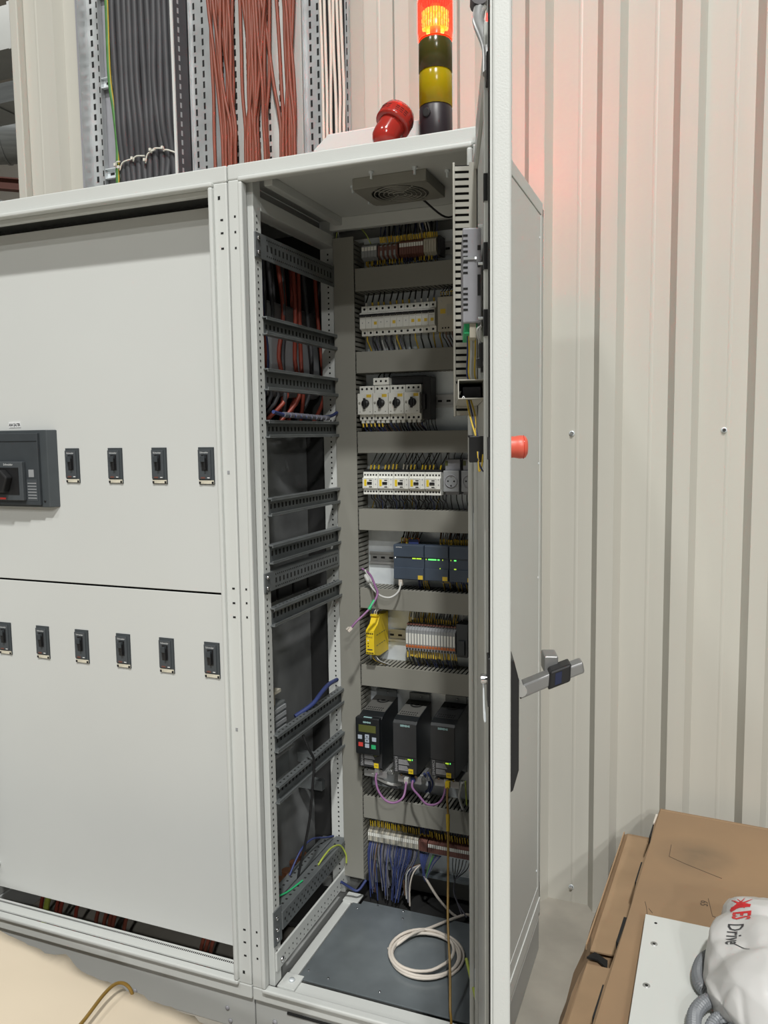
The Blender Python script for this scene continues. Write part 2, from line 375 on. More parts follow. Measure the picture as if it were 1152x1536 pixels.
MB().box(LX+0.06, -0.06, 0.12, 0.16, 2.0, 2.06).build('top_crossbar', 'dark_inside', dc)
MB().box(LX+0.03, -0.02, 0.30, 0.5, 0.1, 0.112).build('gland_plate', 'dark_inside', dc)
m = MB(); m.box(LX, -0.003, 0.012, 0.03, 0.0, 0.098); m.box(LX, -0.003, 0.57, 0.59, 0.0, 0.098); m.box(LX, LX+.02, 0.03, 0.57, 0.0, 0.098); m.box(-0.023, -0.003, 0.03, 0.57, 0.0, 0.098); m.build('plinth', 'plinth', dc, 0.002)
for x, z in ((-0.083, 0.048), (-0.075, 0.015), (-0.372, 0.02), (-0.62, 0.048)):
    MB().lathe((x, 0.012, z), (0, -1, 0), [(0, 0), (0.006, 0), (0.006, 0.002), (0.003, 0.004), (0, 0.004)], 10).build('plinth_bolt', 'dev_midgrey', dc)
m = MB()
for z in (1.982, 1.953, 1.919, 1.135, 1.100, 1.066, 0.280, 0.247, 0.212): m.box(-0.0215, -0.0145, -0.0006, 0.001, z-0.0022, z+0.0022)
for z in (2.031, 0.167): m.box(-0.0265, -0.0205, -0.0006, 0.001, z-0.004, z+0.004)
m.build('frame_slots', 'hole', dc)
m = MB()
for z in (1.41, 0.79): m.box(-0.0245, -0.0185, -0.0008, 0.001, z-0.004, z+0.004)
m.build('square_plugs', 'dev_grey', dc)
for x, z in ((-0.075, 1.566), (-0.075, 0.621), (LX+0.075, 0.24)):
    m = MB(); m.box(x-0.012, x+0.006, 0.062, 0.08, z-0.004, z+0.004); m.box(x-0.012, x-0.006, 0.06, 0.08, z-0.024, z); m.build('panel_clip', 'paint', dc, 0.001)
# inner equipment that shows through the open side of the neighbour
MB().box(-0.112, -0.108, 0.13, 0.57, 0.2, 1.52).build('partition_plate', 'tray_galv', dc)
for z in (0.44, 0.52): MB().box(-0.10, -0.02, 0.45, 0.47, z, z+0.03).build('crossbar', 'rail_steel', dc)
m = MB(); m.box(-0.108, -0.05, 0.25, 0.57, 1.60, 1.85); m.build('shrouded_block', 'dev_grey', dc, 0.02, 3)

# moulded-case breakers behind the panels' cut-outs
def make_breaker():
    t = thing('circuit_breaker', 'x', 'breaker', (0, 0.08, 0), 'moulded-case breakers in the switchboard')
    W2, H = 0.0225, 0.092
    m = MB(); m.ring(-W2, W2, 0, H, 0.0008, 0.0775, 0.0805); m.build('cutout_edge', 'breaker_grey', t)
    MB().box(-W2+.001, W2-.001, 0.0765, 0.0795, 0.001, H-.001).build('body', 'breaker_side', t)
    f = MB().box(-W2+.001, W2-0.008, 0.0735, 0.0765, 0.013, H-0.006).build('face_plate', 'breaker_face', t, 0.0008)
    m = text_mb('Schneider', 0.0062, front_mtx(-0.003, 0.0731, H-0.013)); m.build('lettering', 'white_print', f)
    MB().box(-0.011, 0.007, 0.0728, 0.0736, 0.034, 0.074).build('handle_window', 'black', f)
    m = MB(); m.prism([(-0.010, 0.056), (0.003, 0.056), (0.003, 0.072), (-0.010, 0.069)], 'y', 0.064, 0.0735); m.build('toggle', 'breaker_grey', t, 0.001)
    m = MB(); m.prism([(-0.001, 0.036), (0.004, 0.036), (0.003, 0.066), (-0.003, 0.066)], 'y', 0.066, 0.073); m.build('toggle_skirt', 'black', t, 0.001)
    MB().box(-W2+.001, W2-.001, 0.0757, 0.0767, 0.0015, 0.010).build('terminal_cover', 'dust_cream', t)
    for x in (-0.0185, 0.0185): MB().box(x-0.0025, x+0.0025, 0.0745, 0.0767, 0.002, 0.007).build('cover_screw', 'black', t)
    MB().box(-0.014, -0.002, 0.0729, 0.0735, 0.0145, 0.0185).build('rating_mark', 'term_brown', f)
    MB().box(0.0045, 0.0115, 0.0729, 0.0735, 0.0155, 0.0175).build('type_mark', 'white_print', f)
    return t
bk = make_breaker(); first = True
for row, (z, xs, nm) in enumerate(((1.376, (-0.555, -0.4135, -0.275, -0.1345), 'upper'), (0.883, (-0.831, -0.692, -0.5545, -0.415, -0.276, -0.1375), 'lower'))):
    for i, x in enumerate(xs):
        c = bk if first else copy_tree(bk); first = False
        c.location = (x, 0.08, z)
        n = len(xs)
        c['label'] = 'small dark grey toggle breaker, %s from the left in the %s panel row' % (ORD[i], nm)
# main switch
t = thing('main_breaker', 'large dark grey main breaker with black handle below a small label', 'breaker', (-0.76, 0.08, 1.31))
m = MB(); m.prism([(-0.935, 0.08), (-0.605, 0.08), (-0.622, 0.058), (-0.92, 0.058)], 'z', 1.31, 1.518); m.build('base', 'breaker_side', t, 0.002)
MB().box(-0.915, -0.645, 0.049, 0.058, 1.316, 1.510).build('cover', 'breaker_grey', t, 0.0015)
MB().box(-0.915, -0.647, 0.0475, 0.049, 1.488, 1.4888).build('cover_joint', 'black', t)
f = MB().box(-0.84, -0.690, 0.036, 0.049, 1.329, 1.434).build('operator', 'breaker_face', t, 0.002)
MB().box(-0.83, -0.703, 0.0345, 0.0362, 1.345, 1.418).build('handle_recess', 'black', f)
m = text_mb('Schneider', 0.0085, front_mtx(-0.738, 0.0352, 1.426)); m.build('lettering', 'white_print', f)
m = MB(); m.prism([(-0.80, 1.352), (-0.738, 1.352), (-0.722, 1.392), (-0.745, 1.412), (-0.80, 1.412)], 'y', 0.012, 0.035); m.build('handle', 'black', t, 0.004)
MB().box(-0.680, -0.662, 0.0482, 0.0492, 1.392, 1.412).build('sticker', 'dev_grey', t)
MB().box(-0.688, -0.652, 0.0482, 0.0492, 1.328, 1.386).build('rating_label', 'breaker_face', t)
m = MB()
for i in range(6): m.box(-0.685, -0.655, 0.0478, 0.0483, 1.334+i*0.008, 1.3365+i*0.008)
m.build('label_print', 'dev_grey', t)
MB().box(-0.772, -0.752, 0.0345, 0.0362, 1.3315, 1.3365).build('test_button', 'btn_red', f)
MB().lathe((-0.636, 0.058, 1.327), (0, -1, 0), [(0, 0), (0.003, 0), (0.003, 0.002), (0, 0.002)], 8).build('cover_screw', 'black', t)
m = MB().box(-0.772, -0.730, 0.0785, 0.0799, 1.526, 1.5415)
t = thing('name_plate', 'small printed label above the main breaker', 'label', (-0.751, 0.079, 1.526))
m.build('plate', 'white_print', t); text_mb('ANA ŞALTER', 0.0105, front_mtx(-0.751, 0.0782, 1.533), 0, 0.0004, 0.64).build('lettering', 'print_dark', t)
# cables in the bottom slot of the switchboard
xs = [(-0.839, 'cable_red'), (-0.818, 'cable_yellow_green'), (-0.779, 'cable_red'), (-0.763, 'cable_red'), (-0.705, 'cable_red'), (-0.628, 'cable_orange'), (-0.598, 'cable_orange'),
      (-0.579, 'cable_orange'), (-0.566, 'cable_orange'), (-0.525, 'cable_orange'), (-0.260, 'cable_orange'), (-0.245, 'cable_orange'), (-0.229, 'cable_orange')]
for i, (x, c) in enumerate(xs):
    j = random.uniform(-.008, .008)
    m = MB().tube([(x-0.018+j, 0.165, 0.0), (x, 0.16, 0.08), (x+0.014, 0.165, 0.15), (x+0.02, 0.2, 0.4)], 0.009 if i == 1 else 0.0058, 8, 4)
    lb = 'yellow-green earth cable in the slot under the lower panel' if i == 1 else 'thin red-brown cable, %s from the left in the slot under the lower panel' % ORD[i if i == 0 else i-1]
    solo(m, 'cable', c, lb, 'cable', 'cables in the bottom slot')
# red, blue and dark cables inside the switchboard, seen through the open side
for i in range(16):
    y = 0.16+0.022*i+random.uniform(-.008, .008); x = -0.05+random.uniform(-.035, .02)
    c = random.choice(['cable_red', 'cable_red', 'cable_black', 'cable_red', 'cable_navy'])
    m = MB().tube([(x, y, 1.99), (x+.01, y+random.uniform(-.02, .02), 1.82), (x+random.uniform(-.02, .02), y+.01, 1.70), (x+.01, y+random.uniform(-.05, .03), 1.60), (x-.03, y+random.uniform(-.06, .06), 1.52)], 0.006, 6, 4)
    solo(m, 'inner_cable', c, 'cable hanging in the dark switchboard behind the upper mounting rails', 'cable', 'cables behind the upper rails')
for i in range(3):
    m = MB().tube([(-.03, .09+i*.012, 2.02), (-.02, .10+i*.012, 1.97), (-.035, .12+i*.012, 1.90)], 0.006, 6, 4)
    solo(m, 'lit_cable', 'cable_orange', 'short lit orange cable above the topmost mounting rail', 'cable', 'orange cables above the topmost rail')
# busbar with copper cylinders low down, grey device blocks beside the rails
t = thing('copper_busbar', 'copper earth bar with round bolts behind the lowest rails', 'busbar', (-0.05, 0.2, 0.24))
MB().box(-0.064, -0.036, 0.12, 0.42, 0.240, 0.250).build('bar', 'copper', t)
for i in range(6):
    y = 0.14+i*0.046
    b = MB().cyl((-0.05, y, 0.250), (-0.05, y, 0.280), 0.015, 12).build('bolt', 'copper', t); MB().cyl((-0.036, y+.02, 0.262), (-0.022, y+.02, 0.268), 0.005, 8).build('stud', 'galv', t)
t = thing('ribbed_device', 'grey ribbed device with a pale plug, behind the rail at knee height', 'device', (0.0, 0.12, 0.75))
m = MB(); m.box(-0.03, 0.02, 0.06, 0.17, 0.735, 0.815)
m.build('body', 'rail_steel', t, 0.003)
for i in range(4): MB().box(0.02, 0.024, 0.065, 0.165, 0.742+i*0.018, 0.752+i*0.018).build('rib', 'dev_grey', t)
MB().box(-0.02, 0.018, 0.08, 0.12, 0.815, 0.85).build('plug', 'dev_beige', t, 0.002); MB().box(-0.02, 0.018, 0.12, 0.15, 0.842, 0.85).build('plug_lid', 'dev_beige', t)
t = thing('small_ribbed_device', 'smaller grey device behind the rail below the ribbed one', 'device', (0.0, 0.12, 0.62))
MB().box(-0.03, 0.02, 0.06, 0.18, 0.62, 0.68).build('body', 'rail_steel', t, 0.003); MB().box(-0.03, 0.024, 0.06, 0.2, 0.68, 0.688).build('lid', 'dev_grey', t)
t = thing('contact_block', 'dark contact block row behind the flat perforated rail', 'device', (0.0, 0.2, 1.08))
for i in range(4): MB().box(-0.03, 0.01, 0.08+i*0.085, 0.155+i*0.085, 1.075, 1.13).build('pole', 'black', t, 0.002)

# ------------------------------------------------------------------ control cabinet (right, open)
cc = thing('control_cabinet', 'open pale grey control cabinet full of wired devices, door swung out', 'cabinet', (0.3, 0, 0))
m = MB(); m.ring(0.0, 0.6, 0.1, 2.1, 0.034, 0.0, 0.02); m.build('front_frame', 'paint', cc, 0.003)
m = MB(); m.ring(0.031, 0.569, 0.131, 2.069, 0.011, -0.011, 0.012); m.build('frame_lip', 'paint', cc, 0.004, 3)
for nm, x0, x1, y0, y1 in (('front_post', 0.018, 0.050, 0.024, 0.058), ('front_post', 0.550, 0.582, 0.024, 0.058), ('rear_post', 0.004, 0.044, 0.46, 0.5), ('rear_post', 0.556, 0.596, 0.46, 0.5)):
    p = MB().box(x0, x1, y0, y1, 0.13, 2.085).build(nm, 'paint', cc, 0.002)
    h = MB()
    for k in range(124):
        z = 0.17+k*0.0148
        if x0 < 0.3:
            if nm == 'front_post': h.box(x1-.0003, x1+.0004, y0+.012, y0+.0165, z, z+.0048)
            else: h.box(x1-0.018, x1-0.0138, y0-.0004, y0+.0003, z, z+.0048)
    if h.v: h.build('post_perforation', 'hole', p, kind='stuff')
MB().box(0.002, 0.598, 0.02, 0.598, 2.083, 2.1).build('roof', 'paint', cc, 0.002)
for x0, x1, z0, z1 in ((0.004, 0.05, 2.008, 2.04), (0.06, 0.082, 2.062, 2.083), (0.55, 0.596, 2.008, 2.04)):
    MB().box(x0, x1, 0.058, 0.46, z0, z1).build('top_beam', 'paint', cc, 0.002)
MB().box(0.044, 0.556, 0.44, 0.46, 2.05, 2.083).build('rear_top_beam', 'paint', cc, 0.002)
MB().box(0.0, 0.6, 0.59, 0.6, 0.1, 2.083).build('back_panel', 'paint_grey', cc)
m = MB(); m.box(0.588, 0.6, 0.02, 0.6, 2.064, 2.083); m.box(0.588, 0.6, 0.02, 0.6, 0.1, 0.20); m.box(0.588, 0.6, 0.566, 0.59, 0.2, 2.064); m.box(0.588, 0.6, 0.02, 0.034, 0.2, 2.064)
m.build('right_side_frame', 'paint', cc, 0.001)
MB().box(0.584, 0.588, 0.03, 0.57, 0.19, 2.07).build('side_gap', 'hole', cc)
sp = MB().box(0.588, 0.5995, 0.0375, 0.5625, 0.2035, 2.0605).build('side_panel', 'paint', cc, 0.002)
for y, z in ((0.548, 2.00), (0.548, 1.41), (0.548, 1.1), (0.548, 0.26)): MB().lathe((0.5995, y, z), (1, 0, 0), [(0, 0), (0.004, 0), (0.003, .0015), (0, .0015)], 8).build('panel_screw', 'galv', sp)
MB().box(0.6, 0.603, 0.018, 0.59, 0.118, 0.160).build('side_skirt', 'paint', cc, 0.001)
MB().box(0.0, 0.6, 0.012, 0.59, 0.0, 0.098).build('plinth', 'plinth', cc, 0.002)
MB().lathe((0.054, 0.012, 0.046), (0, -1, 0), [(0, 0), (0.007, 0), (0.006, 0.003), (0, 0.004)], 10).build('plinth_bolt', 'dev_midgrey', cc)
MB().box(0.09, 0.45, 0.009, 0.0125, 0.078, 0.084).build('plinth_slot', 'hole', cc)
m = MB()
for z in (1.986, 1.952, 1.917, 1.135, 1.102, 1.068, 0.281, 0.246, 0.212): m.box(0.0145, 0.019, -0.0006, 0.001, z-.0025, z+.0025)
m.build('frame_slots', 'hole', cc)
# base
MB().box(0.052, 0.548, 0.02, 0.07, 0.112, 0.124).build('base_front_bar', 'paint', cc, 0.002)
MB().box(0.052, 0.078, 0.07, 0.44, 0.112, 0.124).build('base_side_bar', 'paint', cc, 0.002)
MB().box(0.052, 0.10, 0.03, 0.085, 0.124, 0.130).build('corner_plate', 'paint', cc, 0.001)
MB().lathe((0.078, 0.06, 0.13), (0, 0, 1), [(0, 0), (0.008, 0), (0.007, 0.004), (0, 0.004)], 10).build('corner_bolt', 'galv', cc)
MB().box(0.052, 0.10, 0.425, 0.47, 0.124, 0.130).build('corner_plate', 'paint', cc, 0.001)
gp = MB().box(0.085, 0.535, 0.075, 0.425, 0.124, 0.1285).build('gland_plate', 'galv_plate', cc, 0.001)
MB().box(0.11, 0.535, 0.425, 0.444, 0.122, 0.1275).build('gland_strip', 'galv_plate', cc, 0.001)
for x, y in ((0.11, 0.40), (0.16, 0.434), (0.24, 0.434), (0.1, 0.11), (0.16, 0.10), (0.30, 0.10), (0.25, 0.4)):
    MB().lathe((x, y, 0.1285), (0, 0, 1), [(0, 0), (0.0032, 0), (0.0025, .0018), (0, .0018)], 8).build('plate_screw', 'chrome', gp)
MB().box(0.05, 0.55, 0.444, 0.585, 0.1, 0.104).build('base_opening', 'hole', cc)
# bottom left depth rail
rl = MB().box(0.048, 0.054, 0.03, 0.46, 0.166, 0.215).build('side_rail', 'paint', cc, 0.001)
m = MB()
for k in range(18): m.box(0.0538, 0.0545, 0.07+k*0.021, 0.0735+k*0.021, 0.188, 0.192); m.box(0.0538, 0.0545, 0.07+k*0.021, 0.0725+k*0.021, 0.174, 0.177)
m.build('rail_perforation', 'hole', rl, kind='stuff')
MB().lathe((0.054, 0.055, 0.185), (1, 0, 0), [(0, 0), (0.008, 0), (0.007, 0.005), (0, 0.005)], 8).build('rail_bolt', 'chrome', rl)
# mounting plate
MB().box(0.052, 0.548, 0.522, 0.525, 0.215, 2.04).build('mounting_plate', 'galv', cc)
MB().box(0.052, 0.548, 0.50, 0.522, 0.205, 0.215).build('plate_edge', 'galv_plate', cc)
# perforated mounting rails along the open left side
def rail(z0, z1, wide=False, y0=0.05, y1=0.452):
    xw = 0.044; dpt = 0.026
    m = MB()
    m.box(xw, xw+0.003, y0, y1, z0, z1)
    if not wide:
        m.box(xw+.003, xw+dpt*.72, y0, y1, z1-.0035, z1); m.box(xw+.003, xw+dpt*.72, y0, y1, z0, z0+.0035)
        m.box(xw+dpt*.72-.002, xw+dpt*.72, y0, y1, z1-.008, z1-.0035); m.box(xw+dpt*.72-.002, xw+dpt*.72, y0, y1, z0+.0035, z0+.008)
    else:
        m = MB(); m.box(0.052, 0.056, 0.02, y1+.015, z0, z1); m.box(0.03, 0.052, 0.06, y1, z1-.003, z1)
    o = m.build('mounting_rail', 'rail_steel', cc, 0.0008)
    h = MB(); xf = 0.056 if wide else xw+.003; n = 19; zc = (z0+z1)/2; hh = (z1-z0)
    for k in range(n):
        y = y0+0.02+k*(y1-y0-0.04)/n
        h.box(xf-.0002, xf+.0005, y, y+.007, zc-hh*.13, zc+hh*.13)
        if wide:
            for q in (-.32, .32):
                for e in (0, .010): h.box(xf-.0002, xf+.0005, y+e, y+.004+e, zc+hh*q-.0018, zc+hh*q+.0018)
        elif z1 < 1.2: h.box(xw+.007, xw+.011, y, y+.006, z1-.0002, z1+.0004)
    h.build('rail_perforation', 'hole', o, kind='stuff')
    if wide:
        for q in (-.28, .28): MB().lathe((0.056, 0.032, zc+hh*q), (1, 0, 0), [(0, 0), (0.006, 0), (0.005, .004), (0, .0045)], 8).build('rail_screw', 'chrome', o)
for z0, z1, wd in ((1.899, 1.955, True), (1.728, 1.770, False), (1.600, 1.651, False), (1.489, 1.531, False), (1.303, 1.347, False), (1.188, 1.235, False),
                   (1.124, 1.170, True), (1.036, 1.082, False), (0.722, 0.767, False), (0.592, 0.638, False)):
    rail(z0, z1, wd)
# lowest pair of deep rails
for x0, x1, z0, z1 in ((0.020, 0.056, 0.258, 0.306), (-0.022, 0.012, 0.254, 0.300)):
    o = MB().box(x0, x1, 0.0605, 0.4555, z0, z1).build('deep_rail', 'rail_steel', cc, 0.002)
    h = MB()
    for k in range(18):
        y = 0.07+k*0.021; h.box((x0+x1)/2-.003, (x0+x1)/2+.003, y, y+.006, z1-.0002, z1+.0005); h.box(x1-.0002, x1+.0005, y, y+.006, (z0+z1)/2-.003, (z0+z1)/2+.003)
        h.box(x1-.0002, x1+.0005, y+.01, y+.013, z0+.010, z0+.014); h.box(x1-.0002, x1+.0005, y+.01, y+.013, z1-.014, z1-.010)
    h.build('rail_perforation', 'hole', o, kind='stuff')
m = MB().box(0.0505, 0.0535, 0.022, 0.06, 0.235, 0.325); b = m.build('rail_bracket', 'rail_steel', cc)
for z in (0.305, 0.275, 0.25): MB().lathe((0.0535, 0.035, z), (1, 0, 0), [(0, 0), (0.006, 0), (0.005, .004), (0, .0045)], 8).build('rail_screw', 'chrome', b)
# roof fan
t = thing('filter_fan', 'grey square fan with round grille under the cabinet roof', 'fan', (0.33, 0.22, 2.055))
m = MB(); X0, X1, Y0, Y1 = 0.24, 0.42, 0.15, 0.295
m.box(X0, X1, Y0, Y0+.012, 2.057, 2.083); m.box(X0, X1, Y1-.012, Y1, 2.057, 2.083); m.box(X0, X0+.012, Y0+.012, Y1-.012, 2.057, 2.083); m.box(X1-.012, X1, Y0+.012, Y1-.012, 2.057, 2.083)
m.build('housing', 'duct_grey', t, 0.002)
# square plate with a round hole
m = MB(); n = 32; cx, cy, R_ = 0.332, 0.2225, 0.068; vs = []; fs = []
for i in range(n):
    a = 2*PI*i/n; c_, s_ = math.cos(a), math.sin(a); k = max(abs(c_)/((X1-X0)/2), abs(s_)/((Y1-Y0)/2))
    vs += [(cx+c_*R_, cy+s_*R_, 2.0565), ((X0+X1)/2+c_/k, (Y0+Y1)/2+s_/k, 2.0565)]
fs = [(2*i, 2*i+1, 2*((i+1) % n)+1, 2*((i+1) % n)) for i in range(n)]
m._add(vs, fs); m._add([(v[0], v[1], 2.059) for v in vs], fs); m.build('face_plate', 'duct_grey', t)
MB().cyl((cx, cy, 2.079), (cx, cy, 2.0825), 0.066, 24).build('fan_void', 'hole', t)
for r in (0.061, 0.050, 0.039, 0.028, 0.016):
    MB().tube([(cx+r*math.cos(2*PI*i/24), cy+r*math.sin(2*PI*i/24), 2.0565) for i in range(25)], 0.0017, 6, 1).build('grille_ring', 'duct_grey', t)
for k in range(4):
    a = PI/4+k*PI/2; MB().tube([(cx+.008*math.cos(a), cy+.008*math.sin(a), 2.0575), (cx+.068*math.cos(a), cy+.068*math.sin(a), 2.0575)], 0.002, 6, 1).build('grille_spoke', 'duct_grey', t)
for x, y in ((0.30, 0.12), (0.40, 0.13), (0.46, 0.18), (0.22, 0.20), (0.22, 0.30)):
    m = MB(); m.cyl((x, y, 2.0825), (x, y, 2.066), 0.003, 8); m.cyl((x, y, 2.0825), (x, y, 2.077), 0.006, 6)
    solo(m, 'roof_bolt', 'galv', 'small bolt hanging from the cabinet roof around the fan', 'bolt', 'bolts around the roof fan')
m = MB().tube([(0.36, 0.30, 2.062), (0.40, 0.36, 2.03), (0.43, 0.42, 2.05), (0.45, 0.45, 2.03)], 0.0025, 6); solo(m, 'fan_lead', 'wire_black', 'thin black lead sagging behind the roof fan', 'cable')

# ------------------------------------------------------------------ door (opened past 90 degrees)
A = math.radians(17); O = Vector((0.577, -0.02, 0)); Ud = Vector((math.sin(A), -math.cos(A), 0)); Nd = Vector((-math.cos(A), -math.sin(A), 0))
DX = Matrix((Ud, Nd, Vector((0, 0, 1)))).transposed().to_4x4(); DX.translation = O     # local x = along door, y = inwards, z up
def D(): return MB(DX)
door = D().box(0.0, 0.578, -0.027, -0.002, 0.112, 2.092).build('door', 'paint', cc, 0.0035, 3)
D().box(0.545, 0.560, -0.002, 0.0015, 0.13, 2.075).build('door_seal', 'rubber', door)
D().box(0.572, 0.578, -0.002, 0.0005, 0.112, 2.092).build('door_flange', 'paint', door, 0.0002)
p = D().box(0.478, 0.508, -0.002, 0.005, 0.16, 2.04).build('door_stiffener', 'paint', door, 0.001)
for z0 in (1.826, 1.735, 1.645): D().box(0.500, 0.5095, 0.0, 0.0058, z0-.018, z0+.018).build('stiffener_slot', 'black', p)
D().box(0.02, 0.05, -0.002, 0.004, 0.16, 2.04).build('door_stiffener', 'paint', door, 0.001)
for z0 in (0.16, 1.98): D().box(0.05, 0.478, -0.002, 0.004, z0, z0+.03).build('door_crossbar', 'paint', door, 0.001)
for z in (0.30, 1.30, 1.98): 
    D().box(-0.012, 0.02, -0.020, 0.004, z-.03, z+.03).build('hinge', 'galv', door, 0.001)
# lock inside, handle outside
D().box(0.545, 0.576, -0.002, 0.004, 1.122, 1.19).build('lock_case', 'black', door, 0.001)
lk = D().cyl((0.552, 0.004, 1.154), (0.552, 0.0125, 1.154), 0.0075, 12).build('lock_screw', 'chrome', door)
D().tube([(0.552, 0.009, 1.15), (0.553, 0.0075, 1.12), (0.552, 0.006, 1.095), (0.553, 0.008, 1.10), (0.551, 0.009, 1.15)], 0.0011, 6).build('key_wire', 'galv', door)
m = D(); m.prism([(-0.027, 0.985), (-0.033, 0.99), (-0.041, 1.02), (-0.041, 1.150), (-0.034, 1.178), (-0.027, 1.183)], 'x', 0.495, 0.545); m.build('handle_plate', 'black', door, 0.002)
hx = 0.52
m = D(); lev = [(-0.043, 1.118), (-0.046, 1.140), (-0.088, 1.158), (-0.130, 1.174), (-0.133, 1.158), (-0.088, 1.139)]
m.prism(lev, 'x', hx-.013, hx+.013); lever = m.build('handle_lever', 'lever_grey', door, 0.003, 3)
m = D(); m.prism([(-0.082, 1.133), (-0.084, 1.160), (-0.114, 1.172), (-0.113, 1.146)], 'x', hx-.0155, hx+.0155); g = m.build('handle_grip', 'black', door, 0.003)
D().prism([(-0.091, 1.141), (-0.092, 1.158), (-0.101, 1.1615), (-0.100, 1.1445)], 'x', hx+.0153, hx+.0162).build('grip_badge', 'glass_blue', door)
m = D(); m.prism([(-0.079, 1.150), (-0.079, 1.176), (-0.099, 1.176), (-0.099, 1.155)], 'x', hx-.045, hx-.008); m.build('handle_hook', 'lever_grey', door, 0.002)
D().cyl((hx-.016, -0.044, 1.132), (hx+.016, -0.044, 1.132), 0.009, 12).build('handle_pivot', 'alu', door)
# door stay at the top
stay = D(); stay.tube([(0.43, 0.006, 2.10), (0.45, 0.010, 2.075), (0.47, 0.010, 2.055), (0.50, -0.0005, 2.01), (0.515, -0.001, 1.97)], 0.0085, 8); stay.build('door_stay', 'alu', door)
D().cyl((0.418, 0.008, 2.106), (0.446, 0.008, 2.106), 0.013, 14).build('stay_knob', 'tower_black', door)
D().box(0.50, 0.535, -0.002, 0.003, 1.955, 1.99).build('stay_bracket', 'black', door, 0.001)

# things fixed to the inside of the door
def fingers(m, x0, x1, n, fn):
    w = (x1-x0)/n
    for k in range(n): fn(m, x0+k*w, x0+(k+.62)*w)
t = thing('wire_duct', 'upright slotted grey wire duct on the inside of the door', 'wire duct', DX @ Vector((0.08, 0.02, 1.53)))
D().box(0.058, 0.102, 0.040, 0.044, 1.526, 1.992).build('cover', 'duct_light', t, 0.0006)
D().box(0.060, 0.100, 0.0, 0.002, 1.526, 1.992).build('back', 'duct_light', t)
m = D(); m.box(0.098, 0.1, 0.002, 0.014, 1.526, 1.992); m.box(0.060, 0.062, 0.002, 0.014, 1.526, 1.992)
fingers(m, 1.528, 1.990, 36, lambda mm, a, b: (mm.box(0.098, 0.1, 0.014, 0.040, a, b), mm.box(0.060, 0.062, 0.014, 0.040, a, b)))
m.build('slotted_walls', 'duct_light', t, kind='stuff')
D().box(0.0625, 0.0965, 0.003, 0.039, 1.530, 1.988).build('wire_fill', 'hole', t)
t = thing('door_device', 'lilac-grey vented device on the inside of the door', 'device', DX @ Vector((0.3, 0.0, 1.655)))
D().box(0.24, 0.40, 0.0045, 0.032, 1.660, 1.800).build('housing', 'dev_midgrey', t, 0.002)
for k in range(15):
    if k in (5, 6): continue
    D().box(0.3995, 0.4006, 0.0245, 0.0315, 1.678+k*0.0078, 1.681+k*0.0078).build('vent', 'hole', t)
D().box(0.3995, 0.402, 0.012, 0.031, 1.753, 1.757).build('catch', 'dev_grey', t); D().box(0.402, 0.4035, 0.0115, 0.014, 1.7535, 1.7565).build('indicator', 'led_white', t)
for z0, z1 in ((1.767, 1.774), (1.742, 1.749), (1.700, 1.731)): D().box(0.3996, 0.4008, 0.005, 0.010, z0, z1).build('port', 'black', t)
for z in (1.80, 1.745, 1.665):
    D().cyl((0.41, 0.0095, z), (0.41, 0.0025, z), 0.0022, 8).build('clamp_screw', 'galv', t)
D().box(0.27, 0.39, 0.010, 0.030, 1.645, 1.661).build('connector', 'btn_green', t, 0.001)
D().box(0.34, 0.395, 0.012, 0.022, 1.638, 1.660).build('plug', 'dev_beige', t, 0.001)
for k, (c, o1, o2, lb) in enumerate((('cable_blue', 0.024, 0.022, 'blue wire under the door device'), ('cable_grey', 0.018, 0.016, 'thick pale grey cable under the door device'), ('wire_yellow', 0.012, 0.010, 'yellow wire under the door device'),
                                 ('marker_yellow', 0.0225, 0.0195, 'second yellow wire beside the blue one under the door device'))):
    m = D().tube([(0.36, o1, 1.645), (0.355, o2+.002, 1.62), (0.35, o2+.003, 1.59), (0.34, o2, 1.576)], 0.0028 if k == 1 else 0.0014, 6)
    solo(m, 'door_wire', c, lb, 'wire', 'wires below the door device')
t = thing('terminal_clip', 'small black moulded clip beside the wires on the door', 'clip', DX @ Vector((0.44, 0.0, 1.6)))
m = D(); m.box(0.42, 0.45, -.001, 0.010, 1.600, 1.625); m.box(0.42, 0.45, 0.004, 0.013, 1.590, 1.603); m.box(0.425, 0.445, 0.0, 0.007, 1.583, 1.592); m.build('body', 'black', t, 0.001)
m = D(); m.tube([(0.43, 0.006, 1.625), (0.435, 0.011, 1.635), (0.44, 0.012, 1.645), (0.44, 0.006, 1.65)], 0.0015, 6); m.build('wire_bow', 'cable_grey', t)
t = thing('cross_duct', 'open-ended pale duct lying across the inside of the door', 'wire duct', DX @ Vector((0.25, 0.0, 1.545)))
m = D(); m.box(0.105, 0.42, 0.0, 0.0014, 1.545, 1.574); m.build('back', 'duct_light', t)
D().box(0.105, 0.42, 0.0014, 0.0388, 1.545, 1.5464).build('floor', 'duct_light', t); D().box(0.105, 0.42, 0.0014, 0.0388, 1.5726, 1.574).build('lid', 'duct_light', t)
D().box(0.105, 0.42, 0.0388, 0.0402, 1.545, 1.574).build('front', 'duct_light', t)
m = D(); m.tube([(0.416, 0.034, 1.546), (0.416, 0.032, 1.549), (0.416, 0.030, 1.546)], 0.0007, 5); m.build('snap_edge', 'white_print', t)
D().box(0.11, 0.36, 0.004, 0.032, 1.549, 1.566).build('wire_fill', 'wire_slate', t)
t = thing('emergency_stop', 'red mushroom emergency stop on the door with black contact block inside', 'push button', DX @ Vector((0.43, -0.02, 1.472)))
